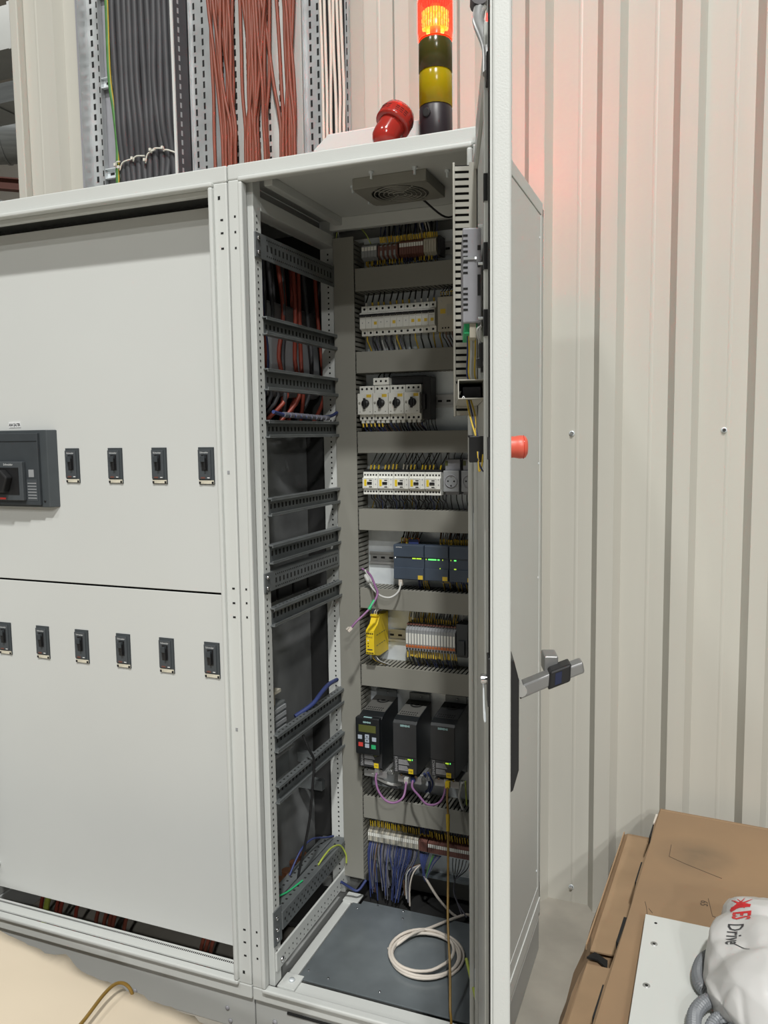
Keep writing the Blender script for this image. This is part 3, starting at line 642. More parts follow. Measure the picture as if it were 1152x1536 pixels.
D().lathe((0.43, -0.027, 1.472), (0, -1, 0), [(0, 0), (0.0158, 0), (0.0160, 0.006), (0.0160, 0.016), (0.0168, 0.020), (0.0174, 0.024), (0.0172, 0.028), (0.0160, 0.0325), (0.011, 0.0355), (0, 0.0365)], 24).build('mushroom', 'estop_red', t)
D().lathe((0.43, -0.0315, 1.472), (0, -1, 0), [(0.0175, 0.0245), (0.0178, 0.025), (0.0175, 0.0255)], 24).build('mushroom_groove', 'red_plastic', t)
D().box(0.545, 0.576, -0.002, 0.003, 1.458, 1.488).build('locating_ring', 'black', t)
m = D(); m.box(0.405, 0.440, -0.002, 0.024, 1.450, 1.489); m.box(0.41, 0.435, 0.018, 0.0255, 1.487, 1.491); m.build('contact_block', 'black', t, 0.001)
for k, (c, o1) in enumerate((('marker_yellow', 0.017), ('cable_navy', 0.010), ('wire_yellow', 0.019))):
    m = D().tube([(0.38, 0.026-k*.003, 1.545), (0.40, 0.022-k*.004, 1.52), (0.42, 0.014-k*.003+(.006 if k == 2 else 0), 1.489)], 0.0013, 6)
    solo(m, 'contact_wire', c, ('yellow', 'dark blue', 'brownish yellow')[k]+' wire running down to the black contact block on the door', 'wire', 'wires above the contact block')
for k, (c, lb) in enumerate((('marker_yellow', 'yellow wire loop below the black contact block'), ('cable_navy', 'dark blue and white wire loop below the black contact block'))):
    m = D().tube([(0.441, 0.012-k*.002, 1.466), (0.446, 0.011, 1.452), (0.446, 0.010-k*.006, 1.437), (0.444, 0.006-k*.006, 1.445), (0.441, 0.004-k*.003, 1.462)], 0.0012, 6); solo(m, 'wire_loop', c, lb, 'wire', 'loops below the contact block')
m = MB().tube([(0.54, 0.03, 0.32), (0.56, 0.0, 0.293), (0.583, -0.03, 0.258), (0.602, -0.06, 0.232), (0.62, -.09, .21)], 0.0035, 8); solo(m, 'earth_wire', 'cable_yellow_green', 'yellow-green earth wire between cabinet frame and door, bottom right', 'wire')

# ------------------------------------------------------------------ wire ducts on the mounting plate
YF = 0.44
vd = thing('wire_duct', 'tall upright grey wire duct beside the device rows', 'wire duct', (0.083, 0.48, 0.197))
MB().box(0.053, 0.1145, YF, YF+.004, 0.197, 2.029).build('cover', 'duct_grey', vd, 0.0008)
m = MB(); m.box(0.0545, 0.113, 0.518, 0.5205, 0.197, 2.029)
m.build('back', 'duct_grey', vd)
m = MB(); fingers(m, 0.2, 2.026, 140, lambda mm, a, b: (mm.box(0.1112, 0.113, YF+.004, 0.518, a, b), mm.box(0.0545, 0.0563, YF+.004, 0.518, a, b)))
m.build('slotted_walls', 'duct_grey', vd, kind='stuff')
HD = [(1.882, 1.943), (1.662, 1.720), (1.443, 1.502), (1.228, 1.287), (1.006, 1.064), (0.781, 0.842), (0.387, 0.453)]
nm_d = ['above the miniature circuit breakers', 'between the miniature breakers and the rotary motor switches', 'above the contactors', 'between the contactors and the blue controller',
        'between the blue controller and the yellow relay', 'above the black drives', 'between the drives and the bottom terminal strip']
for (z0, z1), nm in zip(HD, nm_d):
    t = thing('wire_duct', 'horizontal grey wire duct '+nm, 'wire duct', (0.32, 0.48, z0), 'horizontal wire ducts')
    MB().box(0.118, 0.545, YF, YF+.004, z0, z1).build('cover', 'duct_grey', t, 0.0008)
    MB().box(0.118, 0.545, 0.518, 0.5205, z0+.002, z1-.002).build('back', 'duct_grey', t)
    m = MB(); fingers(m, 0.119, 0.544, 36, lambda mm, a, b: (mm.box(a, b, YF+.004, 0.518, z1-.0025, z1-.001), mm.box(a, b, YF+.004, 0.518, z0+.001, z0+.0025)))
    m.build('slotted_walls', 'duct_grey', t, kind='stuff')
    MB().box(0.12, 0.543, YF+.012, 0.512, z0+.006, z1-.006).build('wire_fill', 'hole', t)
# DIN rails
def din(zc, x0, x1, lb):
    t = thing('din_rail', lb, 'rail', ((x0+x1)/2, 0.515, zc))
    m = MB(); m.box(x0, x1, 0.518, 0.5205, zc-.0125, zc+.0125); m.box(x0, x1, 0.5135, 0.518, zc+.011, zc+.0125); m.box(x0, x1, 0.5135, 0.518, zc-.0125, zc-.011)
    m.box(x0, x1, 0.5125, 0.5135, zc+.011, zc+.0175); m.box(x0, x1, 0.5125, 0.5135, zc-.0175, zc-.011); m.build('profile', 'alu', t)
    h = MB()
    for k in range(int((x1-x0)/0.025)): h.box(x0+.008+k*.025, x0+.02+k*.025, 0.5176, 0.5181, zc-.003, zc+.003)
    h.build('slots', 'hole', t, kind='stuff')
for z, lb in ((1.99, 'din rail behind the topmost terminals'), (1.805, 'din rail behind the miniature circuit breakers'), (1.583, 'din rail behind the rotary motor switches'), (1.36, 'din rail behind the contactors'),
              (1.140, 'din rail behind the blue controller'), (0.915, 'din rail behind the yellow relay'), (0.315, 'din rail behind the bottom terminal strip')):
    din(z, 0.119, 0.54, 'galvanised '+lb)

# wires: each bundle is a thing, each wire a part, its marker sleeve a sub-part
def bundle(label, wires, group='wire bundles in the open cabinet', name='wire_bundle'):
    """wires: list of (points, radius, material, marker or None); marker = (a, b, radius, material)"""
    p0 = wires[0][0][0]
    t = thing(name, label, 'wires', p0, group)
    for pts, r, c, mk in wires:
        w = MB().tube(pts, r, 5, 3).build('wire', c, t)
        if mk: MB().cyl(mk[0], mk[1], mk[2], 6).build('marker_sleeve', mk[3], w)
    return t
rn = random.uniform
def fan_wires(n, x0, x1, za, zb, ya=0.475, yb=0.49, r=0.0016, cols=('wire_black',), drift=0.0, jit=0.006, mk=None, mklen=0.011, mkr=0.0021, bow=0.0, skip=()):
    out = []
    for i in range(n):
        if i in skip: continue
        x = x0+(x1-x0)*i/(n-1)+rn(-.0008, .0008); xb = x+drift+rn(-jit, jit); c = random.choice(cols); y = ya+rn(-.004, .004); s = 1 if zb > za else -1
        mid = (x*.6+xb*.4+bow, (y+yb)/2-.004, za*.5+zb*.5)
        pts = [(x, y, za), (x+drift*.15, y-.002, za+s*min(.012, abs(zb-za)*.3)), mid, (xb, yb, zb)]
        m_ = None
        if mk:
            d = (Vector(pts[1])-Vector(pts[0])).normalized(); m_ = (Vector(pts[0])+d*.001, Vector(pts[0])+d*(mklen+rn(-.001, .002)), mkr, random.choice(mk))
        out.append((pts, r, c, m_))
    return out

# ------------------------------------------------------------------ row 0: topmost terminals
def terminals(name, label, n, x0, x1, z0, z1, y0, cols, cap=None, lug=True):
    t = thing(name, label, 'terminals', ((x0+x1)/2, 0.5, z0), 'terminal groups')
    w = (x1-x0)/n
    for i in range(n):
        b = MB(); a = x0+i*w
        b.prism([(0.512, z0), (0.512, z1), (y0+.015, z1), (y0, z1-.008), (y0, z0+.008), (y0+.015, z0)], 'x', a+.0002, a+w-.0004)
        o = b.build('terminal', cols[i % len(cols)], t)
        if cap: MB().box(a+.0006, a+w-.0008, y0-.0006, y0+.001, z1-.021, z1-.011).build('marker_tag', cap, o)
    return t
terminals('terminal_group', 'white-tagged terminals at the left end of the topmost row', 5, 0.128, 0.173, 1.968, 2.014, 0.465, ['dev_grey'], 'dev_white')
terminals('terminal_group', 'plain brown terminals second in the topmost row', 9, 0.176, 0.234, 1.968, 2.010, 0.465, ['term_brown', 'dev_grey'], 'term_brown')
terminals('terminal_group', 'dark red terminals with a long white tag strip in the topmost row', 10, 0.238, 0.306, 1.966, 2.014, 0.465, ['term_brown'], 'dev_white')
terminals('terminal_group', 'beige stepped terminals at the right end of the topmost row', 5, 0.308, 0.343, 1.966, 2.014, 0.462, ['dev_beige'], 'dev_beige')
MB_ = MB().box(0.345, 0.352, 0.47, 0.512, 1.965, 2.015); solo(MB_, 'end_clamp', 'black', 'black end clamp right of the topmost terminals', 'clamp', base=(0.348, 0.5, 1.965))
bundle('yellow-sleeved wires rising from the topmost terminals', fan_wires(30, 0.18, 0.34, 2.012, 2.062, 0.482, 0.50, 0.0015, ('wire_black', 'cable_navy', 'wire_black'), -0.006, 0.008, ('marker_yellow', 'wire_yellow'), 0.016, 0.0023))
bundle('yellow and dark wires dropping from the topmost terminals', fan_wires(30, 0.135, 0.34, 1.968, 1.940, 0.480, 0.49, 0.0015, ('wire_black', 'wire_yellow', 'cable_navy', 'wire_brown'), 0.003, 0.006, ('marker_yellow', 'wire_yellow', 'cable_navy'), 0.012, 0.002))
bundle('pale wires rising to the roof at the right of the topmost row', [([(0.30+i*.008, 0.49, 2.01), (0.292+i*.008, 0.488, 2.04), (0.285+i*.007, 0.49, 2.075)], 0.0016, ('cable_white', 'cable_blue', 'cable_white', 'cable_grey')[i], None) for i in range(4)])
m = MB().tube([(0.054, 0.462, 2.03), (0.061, 0.46, 2.056), (0.088, 0.46, 2.069), (0.113, 0.47, 2.065), (0.138, 0.47, 2.041), (0.15, 0.48, 2.014)], 0.0014, 6); solo(m, 'arched_wire', 'cable_yellow_green', 'yellow-green wire arching over the top of the upright duct', 'wire')

# ------------------------------------------------------------------ row 1: miniature circuit breakers + supply
def make_mcb():
    t = thing('miniature_breaker', 'x', 'breaker', (0, 0.5, 0), 'miniature circuit breakers')
    w = 0.0178
    m = MB(); m.prism([(0.512, 0.0), (0.512, 0.080), (0.462, 0.080), (0.462, 0.064), (0.448, 0.060), (0.448, 0.018), (0.462, 0.014), (0.462, 0.0)], 'x', 0.0002, w-.0003); m.build('body', 'dev_white', t)
    MB().lathe((w/2, 0.4618, 0.072), (0, -1, 0), [(0, 0), (0.0033, 0), (0.0033, .0006), (0, .0006)], 8).build('terminal_screw', 'hole', t)
    MB().lathe((w/2, 0.4618, 0.008), (0, -1, 0), [(0, 0), (0.0033, 0), (0.0033, .0006), (0, .0006)], 8).build('terminal_screw', 'hole', t)
    m = MB(); m.prism([(0.449, 0.0485), (0.449, 0.057), (0.441, 0.0555), (0.438, 0.051)], 'x', 0.0012, w-.0012); m.build('toggle', 'black', t, 0.0004)
    MB().box(0.002, w-.002, 0.4472, 0.4482, 0.044, 0.0445).build('face_line', 'dev_grey', t)
    return t
mc = make_mcb(); tagp = MB().box(0.0065, 0.0145, 0.4471, 0.4481, 0.0275, 0.0355).build('rating_sticker', 'marker_yellow', mc)
plain = copy_tree(mc)
for ch in list(plain.children):
    if ch.name.startswith('rating_sticker'): bpy.data.objects.remove(ch)
WMX[plain.name] = WMX[mc.name]
dot = MB().box(0.0075, 0.0095, 0.4471, 0.4481, 0.032, 0.035).build('flag_window', 'dev_grey', plain)
used = set()
for i in range(12):
    src = mc if i in (2, 5, 8, 9, 10, 11) else plain
    c = src if src.name not in used else copy_tree(src); used.add(src.name)
    c.location = (0.1265+i*0.0180, 0.5, 1.764)
    c['label'] = 'white miniature circuit breaker, %s from the left in the row of twelve%s' % (ORD[i], ', yellow sticker' if src is mc else '')
t = thing('power_supply', 'beige power supply right of the miniature circuit breakers', 'power supply', (0.38, 0.48, 1.76))
MB().box(0.354, 0.408, 0.435, 0.512, 1.760, 1.850).build('housing', 'dev_beige', t, 0.002)
MB().box(0.362, 0.376, 0.4342, 0.4352, 1.806, 1.818).build('yellow_label', 'marker_yellow', t)
for k in range(5): MB().box(0.362+k*.008, 0.367+k*.008, 0.440, 0.446, 1.850, 1.854).build('terminal', 'black', t)
for k in range(3): MB().lathe((0.368+k*.008, 0.4348, 1.769), (0, -1, 0), [(0, 0), (0.0022, 0), (0.0022, .0005), (0, .0005)], 8).build('screw', 'hole', t)
MB().box(0.380, 0.394, 0.4343, 0.4352, 1.800, 1.830).build('print_block', 'duct_light', t); MB().lathe((0.365, 0.4348, 1.838), (0, -1, 0), [(0, 0), (0.0016, 0), (0.0016, .0006), (0, .0006)], 8).build('indicator', 'white_print', t)
bundle('dark and yellow-sleeved wires above the miniature circuit breakers', fan_wires(12, 0.1355, 0.3335, 1.845, 1.884, 0.475, 0.49, 0.0022, ('wire_black', 'wire_slate', 'wire_black'), 0.0, 0.004, ('marker_yellow', 'wire_yellow', 'dev_white'), 0.010, 0.003))
bundle('black wires below the miniature circuit breakers', fan_wires(13, 0.14, 0.35, 1.764, 1.719, 0.472, 0.49, 0.0021, ('wire_black', 'wire_black', 'wire_yellow'), 0.004, 0.004))
bundle('grey wires below the left half of the miniature circuit breakers', fan_wires(8, 0.135, 0.23, 1.764, 1.719, 0.485, 0.495, 0.0026, ('wire_slate', 'cable_grey', 'wire_slate'), 0.006, 0.004))
bundle('thin yellow wires above the beige power supply', fan_wires(6, 0.362, 0.395, 1.853, 1.884, 0.443, 0.48, 0.0013, ('wire_black', 'wire_slate'), 0.002, 0.004, ('marker_yellow',), 0.011, 0.0018))
bundle('dark red wires below the beige power supply', fan_wires(5, 0.365, 0.40, 1.760, 1.719, 0.45, 0.48, 0.0014, ('term_brown', 'wire_black'), 0.008, 0.004))

# ------------------------------------------------------------------ row 2: rotary motor protection switches
def make_ms():
    t = thing('motor_switch', 'x', 'motor switch', (0, 0.49, 0), 'rotary motor switches')
    w = 0.0445
    m = MB(); m.prism([(0.512, 0), (0.512, 0.094), (0.452, 0.094), (0.452, 0.073), (0.437, 0.073), (0.437, 0.016), (0.452, 0.016), (0.452, 0.0)], 'x', 0.0003, w-.0004); m.build('body', 'dev_white', t, 0.0006)
    for k in range(3):
        for z in (0.086, 0.006):
            MB().lathe((0.0085+k*.0138, 0.4518, z), (0, -1, 0), [(0, 0), (0.0032, 0), (0.0032, .0006), (0, .0006)], 8).build('terminal_screw', 'hole', t)
    k = MB().lathe((0.0245, 0.437, 0.046), (0, -1, 0), [(0, 0), (0.0108, 0), (0.0108, .006), (0.0095, .008), (0, .008)], 16).build('knob', 'black', t)
    MB().box(0.0215, 0.0275, 0.4235, 0.430, 0.031, 0.060).build('knob_grip', 'black', k, 0.001)
    MB().box(0.027, 0.041, 0.4362, 0.4371, 0.062, 0.070).build('brand_label', 'marker_yellow', t)
    MB().lathe((0.0065, 0.4368, 0.047), (0, -1, 0), [(0, 0), (0.0035, 0), (0.0035, .0008), (0, .0008)], 10).build('setting_dial', 'duct_light', t)
    for x in (0.006, 0.036): MB().box(x, x+.002, 0.4364, 0.4371, 0.022, 0.024).build('mark', 'hole', t)
    m = MB()
    for k in range(3): m.box(0.004+k*.0138, 0.013+k*.0138, 0.455, 0.50, -0.008, 0.0)
    m.build('lower_terminals', 'dev_white', t)
    return t
ms = make_ms()
for i in range(4):
    c = ms if i == 0 else copy_tree(ms); c.location = (0.121+i*0.0455, 0.49, 1.533)
    c['label'] = 'white motor protection switch with black rotary knob, %s from the left of four' % ORD[i]
t = thing('auxiliary_block', 'small white terminal block on top of the motor switches', 'terminal block', (0.186, 0.48, 1.628))
MB().box(0.162, 0.208, 0.452, 0.505, 1.6285, 1.648).build('body', 'dev_white', t, 0.001)
for k in range(3): MB().lathe((0.171+k*.0145, 0.4518, 1.639), (0, -1, 0), [(0, 0), (0.003, 0), (0.003, .0006), (0, .0006)], 8).build('screw', 'hole', t)
m = MB(); m.box(0.210, 0.306, 0.470, 0.505, 1.630, 1.652); solo(m, 'bus_cover', 'black', 'black busbar cover above the right-hand motor switches', 'cover', base=(0.26, 0.49, 1.63), bevel=0.002)
m = MB(); m.box(0.3035, 0.325, 0.46, 0.508, 1.533, 1.648); m.box(0.3035, 0.313, 0.450, 0.46, 1.56, 1.60); solo(m, 'end_block', 'black', 'black end block right of the rotary motor switches', 'end block', base=(0.313, 0.49, 1.533), bevel=0.001)
m = MB().box(0.425, 0.455, 0.46, 0.512, 1.535, 1.612); solo(m, 'rail_device', 'dev_beige', 'beige device at the right end of the motor switch rail', 'device', bevel=0.002, base=(0.43, 0.49, 1.535))
bundle('crossing black wires below the rotary motor switches', fan_wires(24, 0.126, 0.298, 1.526, 1.500, 0.47, 0.48, 0.0017, ('wire_black', 'wire_black', 'wire_brown', 'cable_navy'), 0.010, 0.006, None) +
       fan_wires(4, 0.305, 0.33, 1.534, 1.500, 0.48, 0.485, 0.0012, ('wire_black',), 0.006, 0.003))
bundle('yellow-sleeved wires below the left-hand motor switches', fan_wires(6, 0.128, 0.185, 1.526, 1.500, 0.46, 0.47, 0.0016, ('wire_black', 'cable_navy'), 0.012, 0.004, ('marker_yellow',), 0.012, 0.0024))
bundle('three wires entering the small block above the motor switches', fan_wires(3, 0.171, 0.200, 1.648, 1.664, 0.475, 0.48, 0.002, ('wire_black',), 0.003, 0.002))
bundle('two dark wires below the beige rail device', fan_wires(3, 0.43, 0.45, 1.535, 1.500, 0.475, 0.48, 0.002, ('wire_black', 'wire_brown'), 0.0, 0.003))

# ------------------------------------------------------------------ row 3: contactors and sockets
def make_ct():
    t = thing('contactor', 'x', 'contactor', (0, 0.48, 0), 'contactors')
    w = 0.0448
    m = MB(); m.prism([(0.512, 0.0), (0.512, 0.0625), (0.447, 0.0625), (0.447, 0.0465), (0.440, 0.0465), (0.440, 0.017), (0.447, 0.017), (0.447, 0.0)], 'x', 0.0003, w-.0004); m.build('body', 'dev_white', t, 0.0005)
    for k in range(5):
        for z in (0.0545, 0.0085):
            MB().lathe((0.0055+k*.0085, 0.4468, z), (0, -1, 0), [(0, 0), (0.0025, 0), (0.0025, .0006), (0, .0006)], 8).build('terminal_screw', 'hole', t)
    MB().box(0.0055, 0.0125, 0.4392, 0.4402, 0.024, 0.042).build('brand_label', 'yellow', t)
    MB().box(0.0145, 0.0285, 0.4380, 0.4402, 0.0285, 0.0355).build('armature', 'black', t)
    for z in (0.040, 0.022): MB().box(0.020, 0.0285, 0.4392, 0.4402, z-.0012, z+.0012).build('slot', 'hole', t)
    MB().ring(0.003, 0.033, 0.019, 0.045, 0.0006, 0.4394, 0.4402).build('face_frame', 'duct_light', t)
    for z in (0.041, 0.027): MB().box(0.0385, 0.0405, 0.4393, 0.4402, z, z+.0035).build('mark', 'dev_grey', t)
    MB().box(0.0, w, 0.452, 0.50, 0.0625, 0.069).build('bus_link', 'black', t)
    return t
ct = make_ct()
for i in range(5):
    c = ct if i == 0 else copy_tree(ct); c.location = (0.1305+i*0.0455, 0.48, 1.328)
    c['label'] = 'white contactor with yellow label, %s from the left of five' % ORD[i]
def socket(name, x0, x1, label, full=True):
    t = thing(name, label, 'socket', ((x0+x1)/2, 0.48, 1.33))
    MB().box(x0, x1, 0.448, 0.512, 1.338, 1.395).build('housing', 'dev_grey', t, 0.0015)
    MB().box(x0+.001, x1-.001, 0.462, 0.512, 1.395, 1.425).build('upper_housing', 'dev_midgrey', t, 0.0015)
    MB().box(x0+.004, x1-.002, 0.455, 0.512, 1.330, 1.338).build('foot', 'dev_midgrey', t, 0.001)
    xc = (x0+x1)/2; zc = 1.367; r = (x1-x0)*.40
    s = MB().lathe((xc, 0.4478, zc), (0, -1, 0), [(r*.86, -.0005), (r*.86, .002), (r, .002), (r, -.0005)], 24).build('socket_rim', 'dev_midgrey', t)
    MB().lathe((xc, 0.4478, zc), (0, -1, 0), [(0, .0006), (r*.86, .0006)], 24).build('socket_well', 'dev_grey', t)
    for dx in (-.0085, .0085): MB().lathe((xc+dx, 0.4472, zc), (0, -1, 0), [(0, .0008), (0.0022, .0008), (0.0022, 0)], 8).build('pin_hole', 'hole', t)
    MB().box(xc-.002, xc+.002, 0.4462, 0.4475, zc-r*.9, zc-r*.6).build('earth_clip', 'black', t); MB().box(xc-.002, xc+.002, 0.4462, 0.4475, zc+r*.6, zc+r*.9).build('earth_clip', 'chrome', t)
    MB().box(x0+.001, x0+.009, 0.4612, 0.4622, 1.408, 1.421).build('label', 'lcd', t)
socket('power_socket', 0.363, 0.407, 'grey round power socket right of the contactors')
socket('power_socket', 0.413, 0.457, 'second grey power socket, partly hidden by the frame post')
bundle('black wires with pale yellow sleeves above the contactors', fan_wires(20, 0.146, 0.35, 1.3965, 1.446, 0.466, 0.478, 0.0016, ('wire_black',), 0.020, 0.004, ('marker_yellow', 'yellow', 'dev_beige'), 0.014, 0.0023, 0.002, skip=(3, 8, 13, 18)))
bundle('thin dark wires crossing above the right-hand contactors', fan_wires(9, 0.25, 0.36, 1.397, 1.446, 0.49, 0.5, 0.0011, ('wire_black', 'wire_slate'), -0.012, 0.010))
bundle('dense black wires curving down from the contactors', fan_wires(26, 0.145, 0.355, 1.328, 1.284, 0.466, 0.478, 0.0017, ('wire_black', 'wire_black', 'wire_black', 'cable_navy'), 0.010, 0.008, None, bow=0.006))
bundle('thin wires behind the curved ones below the contactors', fan_wires(12, 0.15, 0.36, 1.328, 1.284, 0.49, 0.495, 0.0014, ('wire_slate', 'wire_black', 'wire_yellow'), -0.014, 0.010))
bundle('dark wires above the sockets', fan_wires(5, 0.366, 0.44, 1.425, 1.446, 0.485, 0.49, 0.0012, ('wire_black',), 0.004, 0.003))
bundle('dark wires below the sockets', fan_wires(7, 0.362, 0.45, 1.330, 1.284, 0.478, 0.485, 0.0014, ('wire_black', 'wire_black', 'wire_slate'), 0.004, 0.003))

# ------------------------------------------------------------------ row 4: controller
def plc(name, x0, x1, label, leds, brand=False):
    t = thing(name, label, 'controller', ((x0+x1)/2, 0.48, 1.094), 'controller modules')
    MB().box(x0, x1, 0.442, 0.512, 1.094, 1.191).build('housing', 'plc_blue', t, 0.001)
    MB().box(x0+.001, x1-.001, 0.4385, 0.4425, 1.096, 1.128).build('lower_flap', 'plc_blue', t, 0.0008)
    MB().box(x0+.001, x1-.001, 0.4385, 0.4425, 1.158, 1.190).build('upper_flap', 'plc_blue', t, 0.0008)
    for (a, b, z, c) in leds: MB().box(a, b, 0.4412, 0.4422, z-.0016, z+.0016).build('status_light', c, t)
    MB().box(x1-.017, x1-.003, 0.4376, 0.4386, 1.097, 1.108).build('yellow_sticker', 'marker_yellow', t)
    if brand: text_mb('SIEMENS', 0.0048, front_mtx(x0+.017, 0.4381, 1.184)).build('lettering', 'white_print', t)
plc('controller_module', 0.220, 0.309, 'widest blue-grey controller module, leftmost of three', [(0.224, 0.226, 1.1545, 'led_white'), (0.275, 0.285, 1.154, 'led_lime'), (0.287, 0.301, 1.154, 'led_lime')], True)
plc('controller_module', 0.3105, 0.379, 'middle blue-grey controller module with a long green light bar', [(0.314, 0.316, 1.153, 'led_lime'), (0.321, 0.344, 1.153, 'led_green'), (0.3475, 0.353, 1.153, 'led_green'), (0.361, 0.363, 1.153, 'led_lime'), (0.3535, 0.3555, 1.1295, 'led_lime')])
plc('controller_module', 0.3805, 0.449, 'rightmost blue-grey controller module beside the frame post', [(0.3845, 0.386, 1.153, 'led_lime'), (0.394, 0.400, 1.153, 'led_green'), (0.394, 0.400, 1.1295, 'led_lime')])
for x, n, lb in ((0.235, 12, 'left'), (0.345, 14, 'middle'), (0.408, 8, 'right-hand')):
    bundle('brown and yellow-sleeved wires above the %s controller module' % lb, fan_wires(n, x, x+0.0042*n, 1.191, 1.230, 0.47, 0.485, 0.0015, ('wire_brown', 'wire_black', 'wire_brown'), 0.004, 0.006, ('marker_yellow', 'wire_yellow', 'term_orange' if lb == 'left' else 'wire_yellow'), 0.015, 0.0019))
m = MB().box(0.257, 0.286, 0.463, 0.475, 1.191, 1.204); solo(m, 'terminal_plug', 'cable_blue', 'bright blue terminal plug on the left controller module', 'plug', base=(0.27, 0.47, 1.191), bevel=0.0008)
for x, n, lb in ((0.283, 7, 'left'), (0.355, 9, 'middle'), (0.405, 6, 'right-hand')):
    bundle('navy and yellow wires below the %s controller module' % lb, fan_wires(n, x, x+0.0042*n, 1.094, 1.062, 0.47, 0.48, 0.0015, ('cable_navy', 'wire_black', 'wire_yellow'), 0.003, 0.005, ('marker_yellow', 'cable_blue'), 0.008, 0.0019))
# network leads
t = thing('network_cable', 'purple cable end with green sleeve dangling in front of the upright duct', 'cable', (0.143, 0.32, 0.979))
MB().tube([(0.112, 0.47, 1.113), (0.149, 0.44, 1.103), (0.177, 0.41, 1.076), (0.191, 0.39, 1.058), (0.181, 0.36, 1.026), (0.154, 0.33, 0.994), (0.143, 0.32, 0.979)], 0.0031, 8).build('jacket', 'cable_purple', t)
MB().cyl((0.187, 0.377, 1.044), (0.1785, 0.357, 1.022), 0.0047, 10).build('sleeve', 'btn_green', t)
m = MB(); X = Matrix.Translation((0.143, 0.32, 0.979)) @ (Vector((-.011, -.01, -.013))).to_track_quat('X', 'Z').to_matrix().to_4x4()
m.box(0, 0.014, -.005, .005, -.0035, .0035, X); m.box(0.004, 0.014, -.005, .005, .006, .007, X); m.build('plug', 'cable_white', t, 0.0006)
t = thing('network_lead', 'pale grey lead looping down from the left controller module', 'cable', (0.195, 0.40, 1.05))
MB().tube([(0.128, 0.455, 1.112), (0.145, 0.44, 1.095), (0.161, 0.42, 1.073), (0.195, 0.40, 1.054), (0.224, 0.40, 1.05), (0.24, 0.42, 1.062), (0.241, 0.44, 1.081), (0.239, 0.446, 1.092)], 0.0029, 8).build('jacket', 'cable_grey', t)
MB().box(0.234, 0.245, 0.4405, 0.4505, 1.076, 1.0935).build('plug', 'cable_white', t, 0.0008)
m = MB(); m.tube([(0.135, 0.44, 1.10), (0.15, 0.43, 1.085), (0.16, 0.425, 1.09)], 0.006, 8); m.build('boot', 'cable_grey', t)

# ------------------------------------------------------------------ row 5: safety relay and relay terminals
t = thing('safety_relay', 'bright yellow safety relay beside the upright duct', 'relay', (0.162, 0.46, 0.88))
m = MB(); m.prism([(0.512, 0.872), (0.512, 0.985), (0.445, 0.985), (0.430, 0.965), (0.402, 0.953), (0.402, 0.885), (0.428, 0.876), (0.445, 0.872)], 'x', 0.1495, 0.174); m.build('housing', 'yellow', t, 0.0008)
for k in range(4):
    MB().box(0.1515+k*.0055, 0.155+k*.0055, 0.4013, 0.4025, 0.942, 0.946).build('terminal', 'hole', t); MB().box(0.1515+k*.0055, 0.155+k*.0055, 0.4013, 0.4025, 0.887, 0.891).build('terminal', 'hole', t)
text_mb('PNOZ', 0.0065, front_mtx(0.161, 0.4015, 0.9335)).build('lettering', 'print_dark', t)
for z, c in ((0.924, 'white_print'), (0.916, 'hole'), (0.908, 'hole')): MB().box(0.155, 0.158, 0.4012, 0.4025, z-.0015, z+.0015).build('status_window', c, t)
MB().box(0.154, 0.169, 0.4013, 0.4025, 0.897, 0.900).build('print_line', 'print_dark', t)
for k in range(4): MB().box(0.1739, 0.1745, 0.42+k*.018, 0.432+k*.018, 0.905, 0.907).build('side_vent', 'lcd', t); MB().box(0.1739, 0.1745, 0.42+k*.018, 0.432+k*.018, 0.935, 0.937).build('side_vent', 'lcd', t)
MB().box(0.1495, 0.174, 0.437, 0.452, 0.985, 0.990).build('plug_top', 'yellow', t)
t = thing('relay_terminals', 'row of slim grey relay terminals with orange levers beside the yellow relay', 'terminals', (0.32, 0.48, 0.885))
w = 0.0085
for i in range(17):
    x = 0.2475+i*w
    b = MB(); b.prism([(0.512, 0.888), (0.512, 0.966), (0.478, 0.966), (0.470, 0.957), (0.457, 0.950), (0.457, 0.892), (0.470, 0.888)], 'x', x+.0002, x+w-.0006); o = b.build('terminal', 'dev_grey', t)
    MB().box(x+.0012, x+w-.0016, 0.4562, 0.4575, 0.910, 0.940).build('tag', 'dev_white', o)
    MB().box(x+.0008, x+w-.0012, 0.4555, 0.4575, 0.902, 0.907).build('lever', 'term_orange', o)
    MB().box(x+.0008, x+w-.0012, 0.466, 0.476, 0.9615, 0.9655).build('rear_cap', 'term_brown', o)
    MB().box(x+.0022, x+w-.0026, 0.4558, 0.4575, 0.893, 0.898).build('entry', 'hole', o)
MB().box(0.247, 0.392, 0.4566, 0.4573, 0.8995, 0.9015).build('link_bar', 'term_orange', t)
m = MB(); m.box(0.393, 0.425, 0.462, 0.512, 0.882, 0.975); m.box(0.40, 0.418, 0.455, 0.462, 0.89, 0.93)
solo(m, 'io_module', 'breaker_grey', 'dark module at the right end of the slim relay terminals', 'device', base=(0.41, 0.48, 0.882), bevel=0.001)
bundle('black wires with yellow sleeves above the slim relay terminals', fan_wires(22, 0.25, 0.392, 0.966, 1.010, 0.482, 0.492, 0.0015, ('wire_black', 'wire_black', 'wire_yellow'), 0.003, 0.005, ('wire_yellow', 'marker_yellow'), 0.014, 0.0018))
bundle('pale wires above the slim relay terminals', fan_wires(9, 0.27, 0.42, 0.968, 1.010, 0.495, 0.5, 0.0015, ('cable_grey', 'wire_black', 'cable_white'), 0.004, 0.006))
